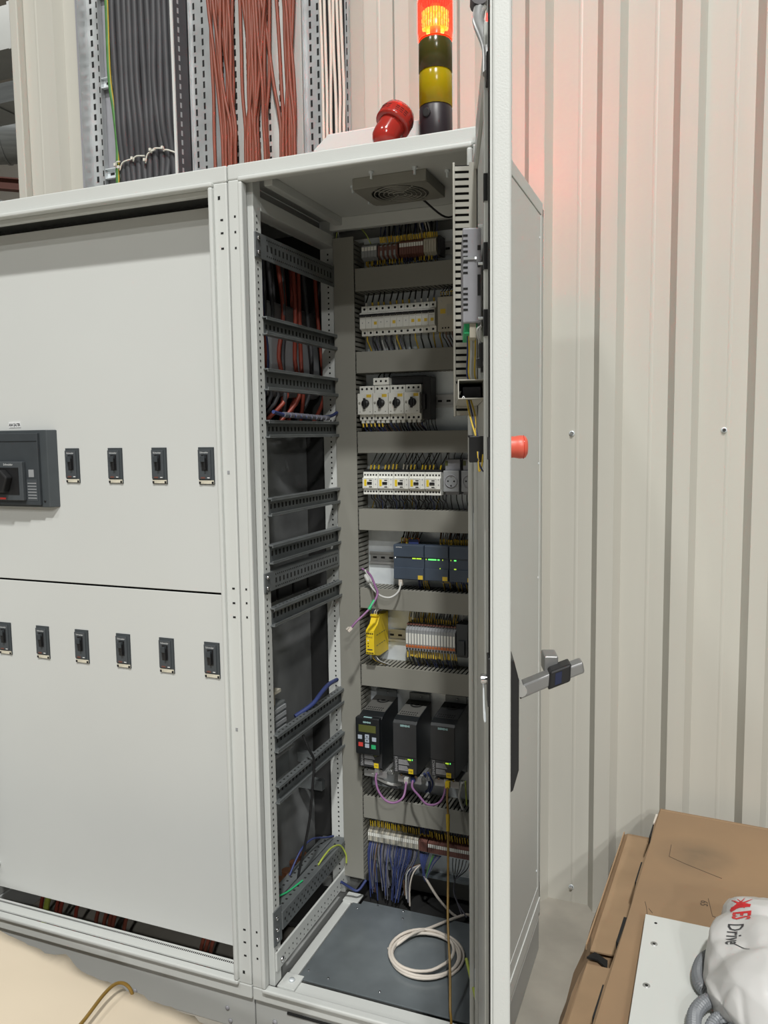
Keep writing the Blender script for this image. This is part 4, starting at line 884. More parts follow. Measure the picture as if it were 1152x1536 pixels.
bundle('yellow and black wires below the slim relay terminals', fan_wires(22, 0.25, 0.392, 0.889, 0.842, 0.468, 0.48, 0.0016, ('wire_black', 'wire_black', 'cable_navy'), 0.006, 0.006, ('marker_yellow', 'wire_yellow', 'wire_yellow'), 0.018, 0.0021))
bundle('white wires plugged into the top of the yellow relay', [([(0.153+i*.006, 0.444, 0.988), (0.156+i*.006, 0.442, 1.000), (0.162+i*.007, 0.452, 1.008)], 0.0015, c, None) for i, c in enumerate(('cable_blue', 'cable_white', 'cable_white', 'wire_black'))])
bundle('pale wires leaving the bottom of the yellow relay', [([(0.155+i*.006, 0.43, 0.874), (0.165+i*.007, 0.432, 0.86), (0.185+i*.007, 0.46, 0.843)], 0.0016, c, None) for i, c in enumerate(('wire_yellow', 'wire_slate', 'cable_grey'))])

# ------------------------------------------------------------------ row 6: drives
def drive(name, x0, label, panel=False, z0=0.563, top='vfd_top_lit'):
    t = thing(name, label, 'drive', (x0+.035, 0.45, z0), 'motor drives'); x1 = x0+.069; z1 = z0+.152; yf = 0.382
    m = MB(); m.prism([(0.512, z0), (0.512, z1+.018), (yf+.03, z1+.006), (yf+.006, z1), (yf, z1-.006), (yf, z0+.005), (yf+.02, z0)], 'x', x0, x1); m.build('housing', 'vfd_black', t, 0.0012)
    m = MB(); m.prism([(0.508, z1+.0184), (yf+.03, z1+.0066), (yf+.03, z1+.0056), (0.508, z1+.0174)], 'x', x0+.002, x1-.002); tp = m.build('top_cover', top, t)
    sl = (0.0118)/(0.512-yf-.03)
    def tz(y): return z1+.0066+(y-yf-.03)*sl
    for r, y in enumerate((yf+.034, yf+.046)):
        for k in range(8):
            x = x0+.008+k*.0064; MB().box(x, x+.0032, y, y+.006, tz(y+.003)-.001, tz(y+.003)+.0006).build('vent_slot', 'hole', tp)
    MB().lathe((x0+.036, yf+.098, tz(yf+.098)-.0004), (0, 0, 1), [(0.019, .0008), (0.0135, .0012), (0.0135, .0005)], 20).build('fan_ring', 'hole', tp)
    MB().lathe((x0+.036, yf+.098, tz(yf+.098)-.0004), (0, 0, 1), [(0, .0014), (0.006, .0014), (0.0075, .0008)], 16).build('fan_hub', 'hole', tp)
    MB().box(x0+.001, x1-.001, yf-.0015, yf+.001, z0+.052, z1-.006).build('front_cover', 'vfd_dark', t, 0.0008)
    lf = MB().box(x0+.001, x1-.001, yf-.0012, yf+.001, z0+.006, z0+.050).build('lower_cover', 'vfd_dark', t, 0.0006)
    text_mb('SIEMENS', 0.0075, front_mtx(x0+.036, yf-.0022, z1-.0125), 0, 0.0003).build('lettering', 'teal_print', t) if not panel else None
    text_mb('SINAMICS', 0.0098, front_mtx(x0+.0095, yf-.0017, z0+.029, -PI/2), 0, 0.0001).build('side_lettering', 'grey_print', lf)
    for k, (a, b, zz) in enumerate(((.016, .047, .036), (.016, .047, .019))): 
        for q in range(4): MB().box(x0+a, x0+b-q*.002, yf-.0018, yf-.001, z0+zz-.006+q*.0036, z0+zz-.004+q*.0036).build('print_line', 'grey_print', lf)
    for (a, b, zz, c) in ((.036, .041, .0455, 'lcd'), (.043, .046, .0455, 'led_lime'), (.047, .052, .0452, 'led_lime'), (.055, .057, .0458, 'led_green'), (.046, .053, .040, 'lcd')):
        MB().box(x0+a, x0+b, yf-.0018, yf-.001, z0+zz-.0018, z0+zz+.0018).build('status_light', c, lf)
    MB().box(x0+.045, x0+.0585, yf-.0022, yf-.001, z0+.006, z0+.0195).build('yellow_sticker', 'yellow', lf)
    text_mb('HIZ', 0.005, front_mtx(x0+.0518, yf-.0026, z0+.0128)).build('sticker_lettering', 'print_dark', lf)
    MB().lathe((x0+.04, 0.505, z1+.03), (0, -1, 0), [(0, 0), (.003, 0), (.002, .002), (0, .002)], 8).build('top_screw', 'chrome', t)
    MB().box(x0+.004, x1-.004, 0.508, 0.5155, z0-.03, z1+.038).build('back_tab', 'rail_steel', t)
    # shield plate with cable clamps below
    m = MB(); m.box(x0+.006, x1+.006, 0.40, 0.47, z0-.012, z0-.010); m.box(x0+.006, x1+.006, 0.40, 0.402, z0-.030, z0-.012); m.build('shield_plate', 'alu', t, 0.0006)
    for k in range(2): MB().cyl((x0+.018+k*.042, 0.4, z0-.008), (x0+.018+k*.042, 0.396, z0-.008), 0.0035, 8).build('plate_screw', 'chrome', t)
    if panel:
        px0, px1, pz0, pz1 = x0-.001, x1+.001, z0+.050, z1+.002
        p = MB().box(px0, px1, yf-.022, yf-.0015, pz0, pz1).build('keypad', 'vfd_black', t, 0.003, 3)
        y = yf-.0228
        text_mb('SIEMENS', 0.0062, front_mtx(x0+.034, y, pz1-.012), 0, 0.0003).build('lettering', 'teal_print', p)
        MB().box(x0+.022, x0+.046, yf-.018, yf-.012, pz1-.001, pz1+.0009).build('top_badge', 'teal_print', p)
        MB().box(x0+.009, x0+.060, y, y+.001, pz1-.040, pz1-.020).build('display', 'lcd', p)
        for (cx_, cz_, w_, h_, c) in ((.013, -.055, .012, .011, 'btn_grey'), (.034, -.0515, .012, .0105, 'btn_grey'), (.034, -.0635, .012, .0105, 'btn_grey'), (.055, -.058, .012, .011, 'btn_grey'),
                                      (.015, -.076, .013, .011, 'btn_red'), (.034, -.078, .012, .011, 'btn_grey'), (.053, -.0795, .013, .011, 'btn_green')):
            MB().box(x0+cx_-w_/2, x0+cx_+w_/2, y-.0008, y+.001, pz1+cz_-h_/2, pz1+cz_+h_/2).build('key', c, p)
        for s_, cz_ in ((1, -.0515), (-1, -.0635)):
            MB().prism([(x0+.031, pz1+cz_-s_*.002), (x0+.037, pz1+cz_-s_*.002), (x0+.034, pz1+cz_+s_*.0025)], 'y', y-.0012, y-.0005).build('arrow', 'print_dark', p)
drive('motor_drive', 0.1325, 'black motor drive with keypad, display and red and green keys', True)
drive('motor_drive', 0.2345, 'middle black motor drive with plain front cover', False, 0.561)
drive('motor_drive', 0.3425, 'right-hand black motor drive beside the frame post', False, 0.566, 'vfd_dark')  # shade on this drive is put into a darker top colour
for k, (pts, lb) in enumerate((([(0.179, 0.40, 0.553), (0.180, 0.385, 0.536), (0.197, 0.36, 0.516), (0.226, 0.34, 0.501), (0.253, 0.34, 0.498), (0.275, 0.35, 0.514), (0.272, 0.385, 0.545)], 'purple network cable looping between the keypad drive and the middle drive'),
                              ([(0.286, 0.40, 0.545), (0.290, 0.38, 0.530), (0.315, 0.36, 0.520), (0.345, 0.34, 0.509), (0.373, 0.34, 0.514), (0.385, 0.36, 0.527), (0.384, 0.395, 0.556)], 'purple network cable looping between the middle drive and the right-hand drive'))):
    t = thing('drive_cable', lb, 'cable', pts[3], 'purple cables under the drives')
    MB().tube(pts, 0.0032, 8).build('jacket', 'cable_purple', t)
    for e in (0, -1): MB().box(pts[e][0]-.006, pts[e][0]+.006, pts[e][1]-.006, pts[e][1]+.006, pts[e][2]-.008, pts[e][2]+.008).build('plug', 'cable_grey' if k == 0 or e else 'cable_blue', t, 0.001)
t = thing('patch_cable', 'long brown-yellow patch cable hanging from the right-hand drive to the cabinet front', 'cable', (0.44, 0.2, 0.13))
MB().tube([(0.394, 0.372, 0.553), (0.402, 0.34, 0.53), (0.41, 0.32, 0.494), (0.425, 0.27, 0.386), (0.445, 0.2, 0.288), (0.471, 0.13, 0.217), (0.488, 0.075, 0.155), (0.50, 0.04, 0.138), (0.50, -0.02, 0.11), (0.49, -0.05, 0.03), (0.47, -0.08, 0.006), (0.42, -0.12, 0.005)], 0.0030, 8).build('jacket', 'cable_brown', t)
MB().cyl((0.409, 0.322, 0.50), (0.4145, 0.305, 0.462), 0.0055, 10, 0.0045).build('boot', 'wire_yellow', t)
MB().box(0.388, 0.40, 0.366, 0.378, 0.548, 0.566).build('plug', 'yellow', t, 0.001)
for k, (pts, c, r, lb) in enumerate((
    ([(0.165, 0.40, 0.545), (0.175, 0.42, 0.52), (0.205, 0.44, 0.50), (0.225, 0.47, 0.49)], 'cable_grey', .0045, 'grey motor cable leaving the keypad drive'),
    ([(0.15, 0.45, 0.51), (0.18, 0.45, 0.495), (0.22, 0.45, 0.485)], 'cable_black', .004, 'black motor cable low behind the keypad drive'),
    ([(0.315, 0.41, 0.56), (0.322, 0.43, 0.53), (0.315, 0.45, 0.50), (0.30, 0.47, 0.48)], 'cable_navy', .004, 'dark blue wires tangled beside the middle drive'),
    ([(0.325, 0.41, 0.565), (0.332, 0.43, 0.53), (0.322, 0.45, 0.50), (0.31, 0.47, 0.48)], 'cable_blue', .003, 'blue wire beside the middle drive'),
    ([(0.425, 0.40, 0.555), (0.412, 0.42, 0.51), (0.410, 0.44, 0.48), (0.414, 0.45, 0.455)], 'cable_grey', .0042, 'grey motor cable leaving the right-hand drive'),
    ([(0.432, 0.41, 0.555), (0.428, 0.43, 0.51), (0.424, 0.45, 0.47)], 'cable_yellow_green', .0022, 'yellow-green earth wire beside the right-hand drive'))):
    solo(MB().tube(pts, r, 8), 'motor_cable', c, lb, 'cable', 'cables under the drives')
for k, (x, lb) in enumerate(((0.205, 'left'), (0.315, 'middle'), (0.42, 'right-hand'))):
    t = thing('spring_clamp', 'coiled metal cable clamp under the gap right of the %s drive' % lb, 'clamp', (x, 0.42, 0.54), 'cable clamps under the drives')
    for q in range(6): MB().tube([(x-.012+q*.0045, 0.42+.006*math.cos(a*PI/6), 0.545+.008*math.sin(a*PI/6)) for a in range(13)], 0.0012, 5, 1).build('coil', 'alu', t)

# ------------------------------------------------------------------ row 7: bottom terminal strip
terminals('terminal_strip', 'long white-tagged bottom terminal strip, left section', 26, 0.118, 0.275, 0.296, 0.340, 0.468, ['duct_light', 'dev_beige', 'duct_grey'], 'dev_white')
terminals('terminal_strip', 'brown middle section of the bottom terminal strip', 5, 0.277, 0.302, 0.294, 0.338, 0.466, ['term_brown'], 'term_brown')
terminals('terminal_strip', 'white-tagged right section of the bottom terminal strip', 22, 0.304, 0.436, 0.292, 0.337, 0.468, ['term_brown'], 'dev_white')
bundle('yellow-sleeved wires above the left section of the bottom strip', fan_wires(24, 0.121, 0.272, 0.340, 0.386, 0.485, 0.495, 0.0014, ('wire_black', 'wire_black', 'cable_navy'), 0.004, 0.005, ('marker_yellow', 'wire_yellow', 'yellow'), 0.020, 0.0019))
bundle('blue wires above the brown section of the bottom strip', fan_wires(7, 0.277, 0.300, 0.338, 0.388, 0.485, 0.49, 0.0016, ('cable_blue', 'wire_slate', 'cable_blue'), 0.0, 0.003, ('marker_yellow',), 0.008, 0.0019))
bundle('yellow-sleeved wires above the right section of the bottom strip', fan_wires(18, 0.306, 0.434, 0.337, 0.386, 0.485, 0.495, 0.0014, ('wire_black', 'term_brown', 'cable_navy'), -0.004, 0.006, ('marker_yellow', 'wire_yellow'), 0.020, 0.0019))
ws = []
for g, (xa, xb, xt, n) in enumerate(((0.120, 0.145, 0.135, 12), (0.150, 0.182, 0.172, 12), (0.186, 0.222, 0.205, 12), (0.226, 0.268, 0.212, 11))):
    ww = []
    for i in range(n):
        x = xa+(xb-xa)*i/(n-1); xe = xt+rn(-.014, .014); c = random.choice(['cable_blue', 'cable_navy', 'cable_navy', 'wire_slate', 'wire_slate', 'wire_brown', 'cable_blue', 'cable_grey' if i % 5 == 0 else 'wire_black'])
        ze = rn(0.125, 0.175)
        ww.append(([(x, 0.478, 0.296), (x-.001, 0.468+rn(-.004, .004), 0.27), (x*.5+xe*.5, 0.462+rn(-.006, .006), 0.22), (xe, 0.468+rn(-.008, .008), ze)], rn(.0013, .0019), c, None))
    bundle('hanging bunch of blue and dark wires, %s from the left under the bottom strip' % ORD[g], ww, 'hanging wire bunches')
ww = [([(0.276+i*.0035, 0.478, 0.294), (0.282+i*.002, 0.465, 0.27), (0.293+rn(-.004, .004), 0.46, 0.235), (0.300+rn(-.004, .004), 0.463, 0.215)], .0016, random.choice(['cable_blue', 'cable_blue', 'cable_navy']), None) for i in range(9)]
ww += [([(0.316+i*.004, 0.478, 0.292), (0.311+i*.002, 0.465, 0.272), (0.302+i*.001, 0.462, 0.24), (0.299+rn(-.003, .003), 0.463, 0.215)], .0016, random.choice(['cable_blue', 'cable_green', 'cable_navy', 'wire_slate']), None) for i in range(7)]
bundle('knot of blue wires hanging under the brown section of the bottom strip', ww, 'hanging wire bunches')
ww = [([(0.282, 0.47, 0.26), (0.262-i*.009, 0.463, 0.235), (0.250-i*.006, 0.462, 0.19), (0.249-i*.005, 0.463, 0.13+.01*i)], .0024, ('cable_white', 'wire_slate', 'cable_grey', 'wire_brown')[i], None) for i in range(4)]
bundle('short pale cable ends hanging under the middle of the bottom strip', ww, 'hanging wire bunches')
ww = [([(0.375+i*.010, 0.478, 0.292), (0.378+i*.008, 0.466, 0.27), (0.385+rn(-.003, .003), 0.464, 0.235)], .0014, random.choice(['wire_black', 'wire_slate']), None) for i in range(6)]
ww += [([(0.386, 0.464, 0.24), (0.380, 0.47, 0.20), (0.388, 0.475, 0.165), (0.405+i*.012, 0.47, 0.128)], .0022, 'wire_slate', None) for i in range(2)]
bundle('dark wires gathered into slate cables under the right section of the bottom strip', ww, 'hanging wire bunches')

# coil of white cable on the gland plate
t = thing('cable_coil', 'coil of white cable lying on the metal base plate', 'cable', (0.36, 0.26, 0.13))
pts = []; zb = 0.1325; R0 = 0.0042
for k in range(4*18+8):
    a = -0.6+2*PI*k/18; l = k/18
    r = (0.101, 0.088, 0.079, 0.094, 0.086)[int(l)]*(1-(l % 1))+(0.088, 0.079, 0.094, 0.086, 0.09)[int(l)]*(l % 1)
    pts.append((0.361+r*1.0*math.cos(a)+0.006*math.sin(l*2.1), 0.262+r*1.02*math.sin(a)+.005*math.cos(l*2.7), zb+.0005+(0.0062*l if l < 2 else 0.0062*(4.4-l))))
MB().tube(pts, R0, 8, 2).build('loops', 'cable_white', t)
MB().tube([(0.262, 0.252, 0.1335), (0.278, 0.268, 0.138), (0.31, 0.315, 0.150), (0.340, 0.362, 0.143), (0.374, 0.425, 0.1345), (0.409, 0.478, 0.128), (0.425, 0.495, 0.118)], R0, 8).build('tail', 'cable_white', t)
MB().tube([(0.294, 0.462, 0.232), (0.312, 0.466, 0.20), (0.335, 0.47, 0.165), (0.362, 0.482, 0.128), (0.38, 0.49, 0.11)], R0*.9, 8).build('riser', 'cable_white', t)

# cables in the left opening
def single(name, pts, r, c, lb, cat='cable', sub=6): return solo(MB().tube(pts, r, 8, sub), name, c, lb, cat)
t = thing('wrapped_cable', 'blue cable in a pale spiral wrap lying on a left side rail', 'cable', (0.062, 0.2, 1.539))
MB().tube([(0.068, 0.06, 1.55), (0.064, 0.12, 1.544), (0.064, 0.2, 1.5405), (0.060, 0.3, 1.5395), (0.056, 0.4, 1.546), (0.060, 0.433, 1.556)], 0.0045, 8).build('core', 'cable_blue', t)
for k in range(9):
    y = 0.115+k*.030; z = 1.5445-.0006*k; MB().cyl((0.0645-.0006*k, y, z), (0.0640-.0006*k, y+.021, z-.0005), 0.0068, 10).build('wrap', 'wire_slate', t)
single('blue_lead', [(0.041, 0.438, 0.79), (0.052, 0.36, 0.80), (0.058, 0.30, 0.795), (0.056, 0.25, 0.78), (0.03, 0.2, 0.76)], 0.006, 'cable_blue', 'blue lead arching over the rail at knee height on the left')
single('black_lead', [(0.055, 0.19, 0.722), (0.070, 0.2, 0.674), (0.072, 0.22, 0.640), (0.068, 0.22, 0.58), (0.055, 0.22, 0.472), (0.035, 0.22, 0.38), (0.016, .22, .30), (0.016, .22, .25)], 0.0035, 'wire_black', 'black lead hanging in front of the two lower left rails')
single('blue_bow_lead', [(-0.01, 0.22, 0.303), (-0.004, 0.250, 0.335), (0.0, 0.285, 0.354), (0.0, 0.347, 0.347), (0.004, 0.42, 0.315), (0.012, 0.455, 0.304)], 0.0028, 'cable_blue', 'blue lead bowed over the lowest left rails')
single('earth_lead', [(0.045, 0.285, 0.309), (0.050, 0.317, 0.322), (0.052, 0.360, 0.3235), (0.055, 0.409, 0.305), (0.062, 0.432, 0.268), (0.062, 0.435, 0.240)], 0.0026, 'cable_yellow_green', 'yellow-green lead bowed over the lowest left rail')
single('green_lead', [(-0.02, 0.075, 0.303), (0.0, 0.085, 0.306), (0.020, 0.097, 0.318), (0.028, 0.14, 0.3095), (0.04, 0.20, 0.3095)], 0.0025, 'btn_green', 'green lead lying across the lowest left rails')
single('blue_floor_lead', [(0.06, 0.40, 0.20), (0.08, 0.42, 0.175), (0.10, 0.43, 0.165), (0.118, 0.45, 0.19)], 0.004, 'cable_blue', 'blue lead under the foot of the upright duct')

# ------------------------------------------------------------------ on the roof: tower light, siren, hood
t = thing('signal_tower', 'signal tower light with lit red, green and yellow lenses on the roof', 'signal light', (0.428, 0.2, 2.1))
C0 = (0.428, 0.2); r = 0.0375
def cylp(z0, z1, rr, nm, mt, lip=True, n=28, par=None):
    prof = [(0, z0), (rr, z0), (rr, z1), (0, z1)] if not lip else [(0, z0), (rr, z0), (rr, z1-.006), (rr-.0012, z1-.004), (rr-.0012, z1), (0, z1)]
    return MB().lathe((C0[0], C0[1], 0), (0, 0, 1), prof, n).build(nm, mt, par or t)
cylp(2.1, 2.228, r, 'base', 'tower_black')
MB().lathe((C0[0]-.010, C0[1]-.0362, 2.207), (-.26, -.965, 0), [(0.0, 0), (0.010, 0), (0.010, 0.0022), (0.007, 0.0026), (0, .0026)], 16).build('base_knob', 'rubber', t)
cylp(2.228, 2.303, r, 'yellow_lens', 'lens_yellow'); cylp(2.303, 2.372, r+.0003, 'green_lens', 'lens_green')
MB().lathe((C0[0], C0[1], 0), (0, 0, 1), [(r+.0008, 2.372), (r+.0008, 2.458), (r-.002, 2.458)], 32).build('red_lens', 'lens_red', t)
rib = MB()
for k in range(40):
    a = 2*PI*k/40; rib.cyl((C0[0]+(r+.0008)*math.cos(a), C0[1]+(r+.0008)*math.sin(a), 2.388), (C0[0]+(r+.0008)*math.cos(a), C0[1]+(r+.0008)*math.sin(a), 2.454), 0.0008, 5)
rib.build('lens_ribs', 'lens_red', t)
MB().cyl((C0[0], C0[1], 2.373), (C0[0], C0[1], 2.448), 0.012, 14).build('led_post', 'dev_beige', t)
for ring_i in range(3):
    for k in range(10):
        a = 2*PI*(k+.5*(ring_i % 2))/10; z = 2.402+ring_i*.013
        MB().lathe((C0[0]+.024*math.cos(a), C0[1]+.024*math.sin(a), z), (math.cos(a), math.sin(a), 0), [(0, 0), (.0055, 0), (.0055, .005), (.003, .0065), (0, .007)], 8).build('led', 'led_hot', t)
MB().lathe((C0[0], C0[1], 0), (0, 0, 1), [(.020, 2.396), (.0265, 2.399), (.0265, 2.434), (.020, 2.437)], 20).build('lamp_glow_ring', 'led_lamp', t)
cylp(2.458, 2.482, r-.001, 'cap', 'tower_black')
ax = Vector((0.30, 0.48, 0.82)).normalized(); b0 = Vector((0.319, 0.128, 2.137))
t = thing('siren', 'glossy red motor siren tilted on the cabinet roof', 'siren', (0.34, 0.14, 2.1))
MB().lathe(b0, ax, [(0, 0), (0.012, .002), (0.023, .009), (0.029, .020), (0.0305, .032), (0.0305, .075)], 28).build('body', 'siren_red', t)
MB().lathe(b0, ax, [(0.031, .062), (0.0405, .062), (0.0415, .068), (0.0405, .090), (0.036, .102), (0.020, .108), (0, .108)], 28).build('horn_cap', 'siren_red', t)
e = ax.orthogonal().normalized(); g = ax.cross(e); m = MB()
for k in range(24):
    if k % 4 == 3: continue
    a = 2*PI*k/24
    for q in (0.074, 0.079, 0.084):
        p = b0+ax*q+(e*math.cos(a)+g*math.sin(a))*.0411
        p2 = b0+ax*q+(e*math.cos(a+.19)+g*math.sin(a+.19))*.0411
        m.cyl(p, p2, 0.0007, 5)
m.build('cap_slots', 'hole', t)
m = MB(); m.box(0.30, 0.37, 0.13, 0.19, 2.1, 2.104); m.box(0.288, 0.291, 0.14, 0.17, 2.1, 2.145); m.box(0.366, 0.369, 0.14, 0.18, 2.1, 2.15); m.build('bracket', 'tower_black', t)
m = MB(); m.cyl((0.286, .155, 2.135), (0.293, .155, 2.135), .006, 10); m.build('bracket_bolt', 'chrome', t)
t = thing('fan_hood', 'white sheet-metal hood with sloped ends on the cabinet roof behind the siren', 'hood', (0.24, 0.33, 2.1))
m = MB(); m.prism([(0.06, 2.1), (0.42, 2.1), (0.42, 2.17), (0.395, 2.226), (0.14, 2.226), (0.10, 2.195)], 'y', 0.24, 0.46); m.build('shell', 'white_sheet', t, 0.003)
MB().box(0.04, 0.44, 0.22, 0.48, 2.1, 2.104).build('flange', 'white_sheet', t)

# ------------------------------------------------------------------ cable trays and cables behind the cabinets
def slots(m, x, z0, z1, step, w, h, y, ph=0.0):
    z = z0+ph
    while z < z1: m.box(x-w/2, x+w/2, y-.0006, y+.0006, z, z+h); z += step
TZ0, TZ1 = 1.6, 4.0
t = thing('cable_ladder', 'galvanised cable ladder with two cross rungs carrying black cables, leftmost', 'cable tray', (-0.82, 0.79, TZ0), 'cable trays')
for x0, x1 in ((-1.066, -1.0), (-0.715, -0.66)):
    m = MB(); m.box(x0, x1, 0.808, 0.811, TZ0, TZ1); m.box(x0, x0+.003, 0.76, 0.808, TZ0, TZ1); m.box(x1-.003, x1, 0.79, 0.808, TZ0, TZ1)
    s_ = m.build('side_rail', 'tray_galv', t); h = MB()
    slots(h, x0+.020, 2.2, 3.4, 0.036, 0.009, 0.020, 0.8076); slots(h, x0+.048, 2.2, 3.4, 0.036, 0.009, 0.020, 0.8076, .018)
    h.build('slots', 'hole', s_, kind='stuff')
for z in (2.435, 2.745, 3.055):
    m = MB(); m.box(-1.0, -0.715, 0.803, 0.806, z-.018, z+.018); m.box(-1.0, -0.715, 0.792, 0.803, z+.014, z+.018); m.box(-1.0, -0.715, 0.792, 0.803, z-.018, z-.014)
    s_ = m.build('rung', 'galv', t, 0.001); h = MB()
    for k in range(7): h.box(-0.985+k*.035, -0.967+k*.035, 0.8020, 0.8032, z-.004, z+.004)
    h.build('slots', 'hole', s_, kind='stuff')
t = thing('ladder_backplate', 'grey sheet behind the black cables', 'plate', (-0.8, 0.818, TZ0)); MB().box(-1.12, -0.56, 0.8135, 0.8165, TZ0, TZ1).build('sheet', 'dev_midgrey', t)
t = thing('tray_divider', 'dark perforated tray wall with a white front edge right of the black cables', 'tray wall', (-0.62, 0.75, TZ0))
m = MB(); m.prism([(-0.652, 0.735), (-0.646, 0.735), (-0.626, 0.780), (-0.632, 0.780)], 'z', TZ0, TZ1); s_ = m.build('wall', 'cable_black', t)
MB().box(-0.6565, -0.647, 0.730, 0.735, TZ0, TZ1).build('edge', 'white_sheet', t)
h = MB()
for k in range(40):
    z = 2.2+k*.03; h.prism([(-0.6405, 0.7475), (-0.6380, 0.7530), (-0.6373, 0.7527), (-0.6398, 0.7472)], 'z', z, z+.017)
h.build('slots', 'dev_grey', s_)
def tray(label, x0, x1, dep, cols, mt='tray_galv', yb=0.80):
    t = thing('cable_tray', label, 'cable tray', ((x0+x1)/2, yb, TZ0), 'cable trays')
    b = MB().box(x0, x1, yb, yb+.003, TZ0, TZ1).build('bottom', mt, t)
    m = MB(); m.box(x0, x0+.003, yb-dep, yb, TZ0, TZ1); m.box(x1-.003, x1, yb-dep, yb, TZ0, TZ1); m.build('flanges', mt, t)
    h = MB()
    for k, x in enumerate(cols): slots(h, x, 2.2, 3.4, 0.034, 0.007, 0.020, yb-.0003, .017*(k % 2))
    h.build('slots', 'hole', b, kind='stuff'); return t
tray('slotted galvanised tray upright between the black and the orange cables', -0.622, -0.478, 0.010, (-0.604, -0.572, -0.536, -0.497), 'tray_galv', 0.79)
tray('wide slotted tray behind the orange cables', -0.474, -0.205, 0.010, (-0.455, -0.41, -0.37, -0.33, -0.29, -0.245), 'cable_grey', 0.80)
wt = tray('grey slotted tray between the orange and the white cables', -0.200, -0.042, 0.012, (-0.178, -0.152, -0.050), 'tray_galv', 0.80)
MB().box(-0.136, -0.058, 0.797, 0.7995, TZ0, TZ1).build('gap_shade_sheet', 'black', wt)  # added black sheet: paints in the shade between the white cables
# black cables
for i in range(11):
    x = -0.905+i*0.0236; pts = []
    for z in (3.6, 3.2, 2.9, 2.7, 2.55, 2.45, 2.36, 2.25, 2.1, 1.8): pts.append((x+rn(-.004, .004)+(.006 if z < 2.6 else 0), 0.765+rn(-.004, .004)-(.012 if z > 2.5 else 0), z))
    solo(MB().tube(pts, 0.0122, 10, 4), 'black_cable', 'cable_black', 'thick black cable, %s from the left on the cable ladder' % ORD[i], 'cable', 'black cables on the ladder')
t = thing('earth_cable', 'green and yellow earth cable left of the black cables', 'cable', (-0.93, 0.76, 1.8))
P_ = [(-0.930, 0.757, 3.6), (-0.932, 0.757, 3.0), (-0.934, 0.757, 2.75), (-0.920, 0.757, 2.62), (-0.912, 0.757, 2.5), (-0.918, 0.757, 2.36), (-0.924, 0.76, 1.9)]
MB().tube(P_, 0.0075, 8).build('jacket', 'cable_green', t); MB().tube([(x+.0065, y-.003, z) for x, y, z in P_], 0.0026, 6).build('stripe', 'wire_yellow', t)
for i, (xa, xb, za, zb) in enumerate(((-0.915, -0.895, 2.440, 2.450), (-0.900, -0.838, 2.430, 2.452), (-0.842, -0.790, 2.452, 2.455), (-0.790, -0.745, 2.440, 2.470), (-0.765, -0.710, 2.470, 2.468), (-0.715, -0.655, 2.470, 2.445))):
    t = thing('cable_tie', 'white cable tie around the black cables, %s from the left' % ORD[i], 'cable tie', ((xa+xb)/2, 0.745, za), 'cable ties')
    MB().tube([(xa, 0.748, za-.008), (xa+(xb-xa)*.3, 0.744, za+(zb-za)*.5+.004), (xb, 0.745, zb)], 0.0028, 6).build('band', 'zip_white', t)
    MB().box(xa-.004, xa+.004, 0.738, 0.747, za-.004, za+.006).build('head', 'zip_white', t, 0.001)
# orange cables: groups fan out towards the roof
og = []
for (xt0, xt1, xb0, xb1, n) in ((-0.530, -0.440, -0.490, -0.440, 9), (-0.425, -0.345, -0.41, -0.375, 6), (-0.375, -0.300, -0.365, -0.305, 10), (-0.272, -0.222, -0.262, -0.222, 8)):
    for i in range(n): og.append((xt0+(xt1-xt0)*i/(n-1), xb0+(xb1-xb0)*((i*5) % n)/(n-1)))
og.append((-0.528, -0.528)); og.append((-0.345, -0.280))
og.sort()
for i, (a, b) in enumerate(og):
    y = 0.772+rn(-.014, .010)
    pts = [(a+rn(-.006, .006), y+rn(-.004, .004), 3.5), (a+rn(-.006, .006), y, 3.0), (a*.7+b*.3+rn(-.006, .006), y, 2.78), (a*.35+b*.65+rn(-.006, .006), y, 2.62), (b+rn(-.004, .004), y, 2.5), (b+rn(-.003, .003), y, 2.38), (b, y, 1.9)]
    solo(MB().tube(pts, 0.0058, 7, 4), 'orange_cable', 'cable_orange', 'orange-brown fire cable in the wide bunch rising behind the cabinets', 'cable', 'orange cables behind the cabinets')
for i in range(6):
    x = -0.127+i*.0148; y = 0.772+rn(-.005, .003)
    pts = [(x+rn(-.003, .003)-.006, y, 3.5), (x+rn(-.003, .003)-.003, y, 2.9), (x+rn(-.003, .003), y, 2.7), (x+rn(-.003, .003), y, 2.55), (x+rn(-.003, .003), y, 2.4), (x+.004, y, 1.9)]
    solo(MB().tube(pts, 0.0052, 8, 4), 'white_cable', 'cable_white', 'thin white cable, %s from the left in the white group' % ORD[i], 'cable', 'white cables')

# ------------------------------------------------------------------ foreground right: cartons, sheet, bag, conduit
def rotz(a, p): return Matrix.Translation(p) @ Matrix.Rotation(a, 4, 'Z')
# lower carton: local x to the right, y along its left side towards the camera is negative
LA = rotz(math.radians(-3.6), (0.816, 0.80, 0))
t = thing('carton', 'lower brown carton, crushed along its left side, on the floor', 'carton', (0.85, 0.3, 0))
m = MB(LA); n = 18; L1 = 1.35; vs = []; 
for i in range(n+1):
    y = -L1*i/n; q = math.exp(-((y+0.62)/0.05)**2)
    vs += [(-0.075+rn(-.004, .004), y, 0.0), (-0.035+rn(-.006, .006)-.012*q, y, 0.17-0.03*q), (0.0+rn(-.003, .003)+.012*q, y, 0.282-0.02*q), (0.012, y, 0.288-.012*q), (0.62, y, 0.288), (0.62, y, 0)]
fs = [(6*i+k, 6*(i+1)+k, 6*(i+1)+(k+1) % 6, 6*i+(k+1) % 6) for i in range(n) for k in range(6)] + [tuple(range(6)), tuple(range(6*n, 6*n+6))[::-1]]
m._add(vs, fs); m.build('box', 'card', t)
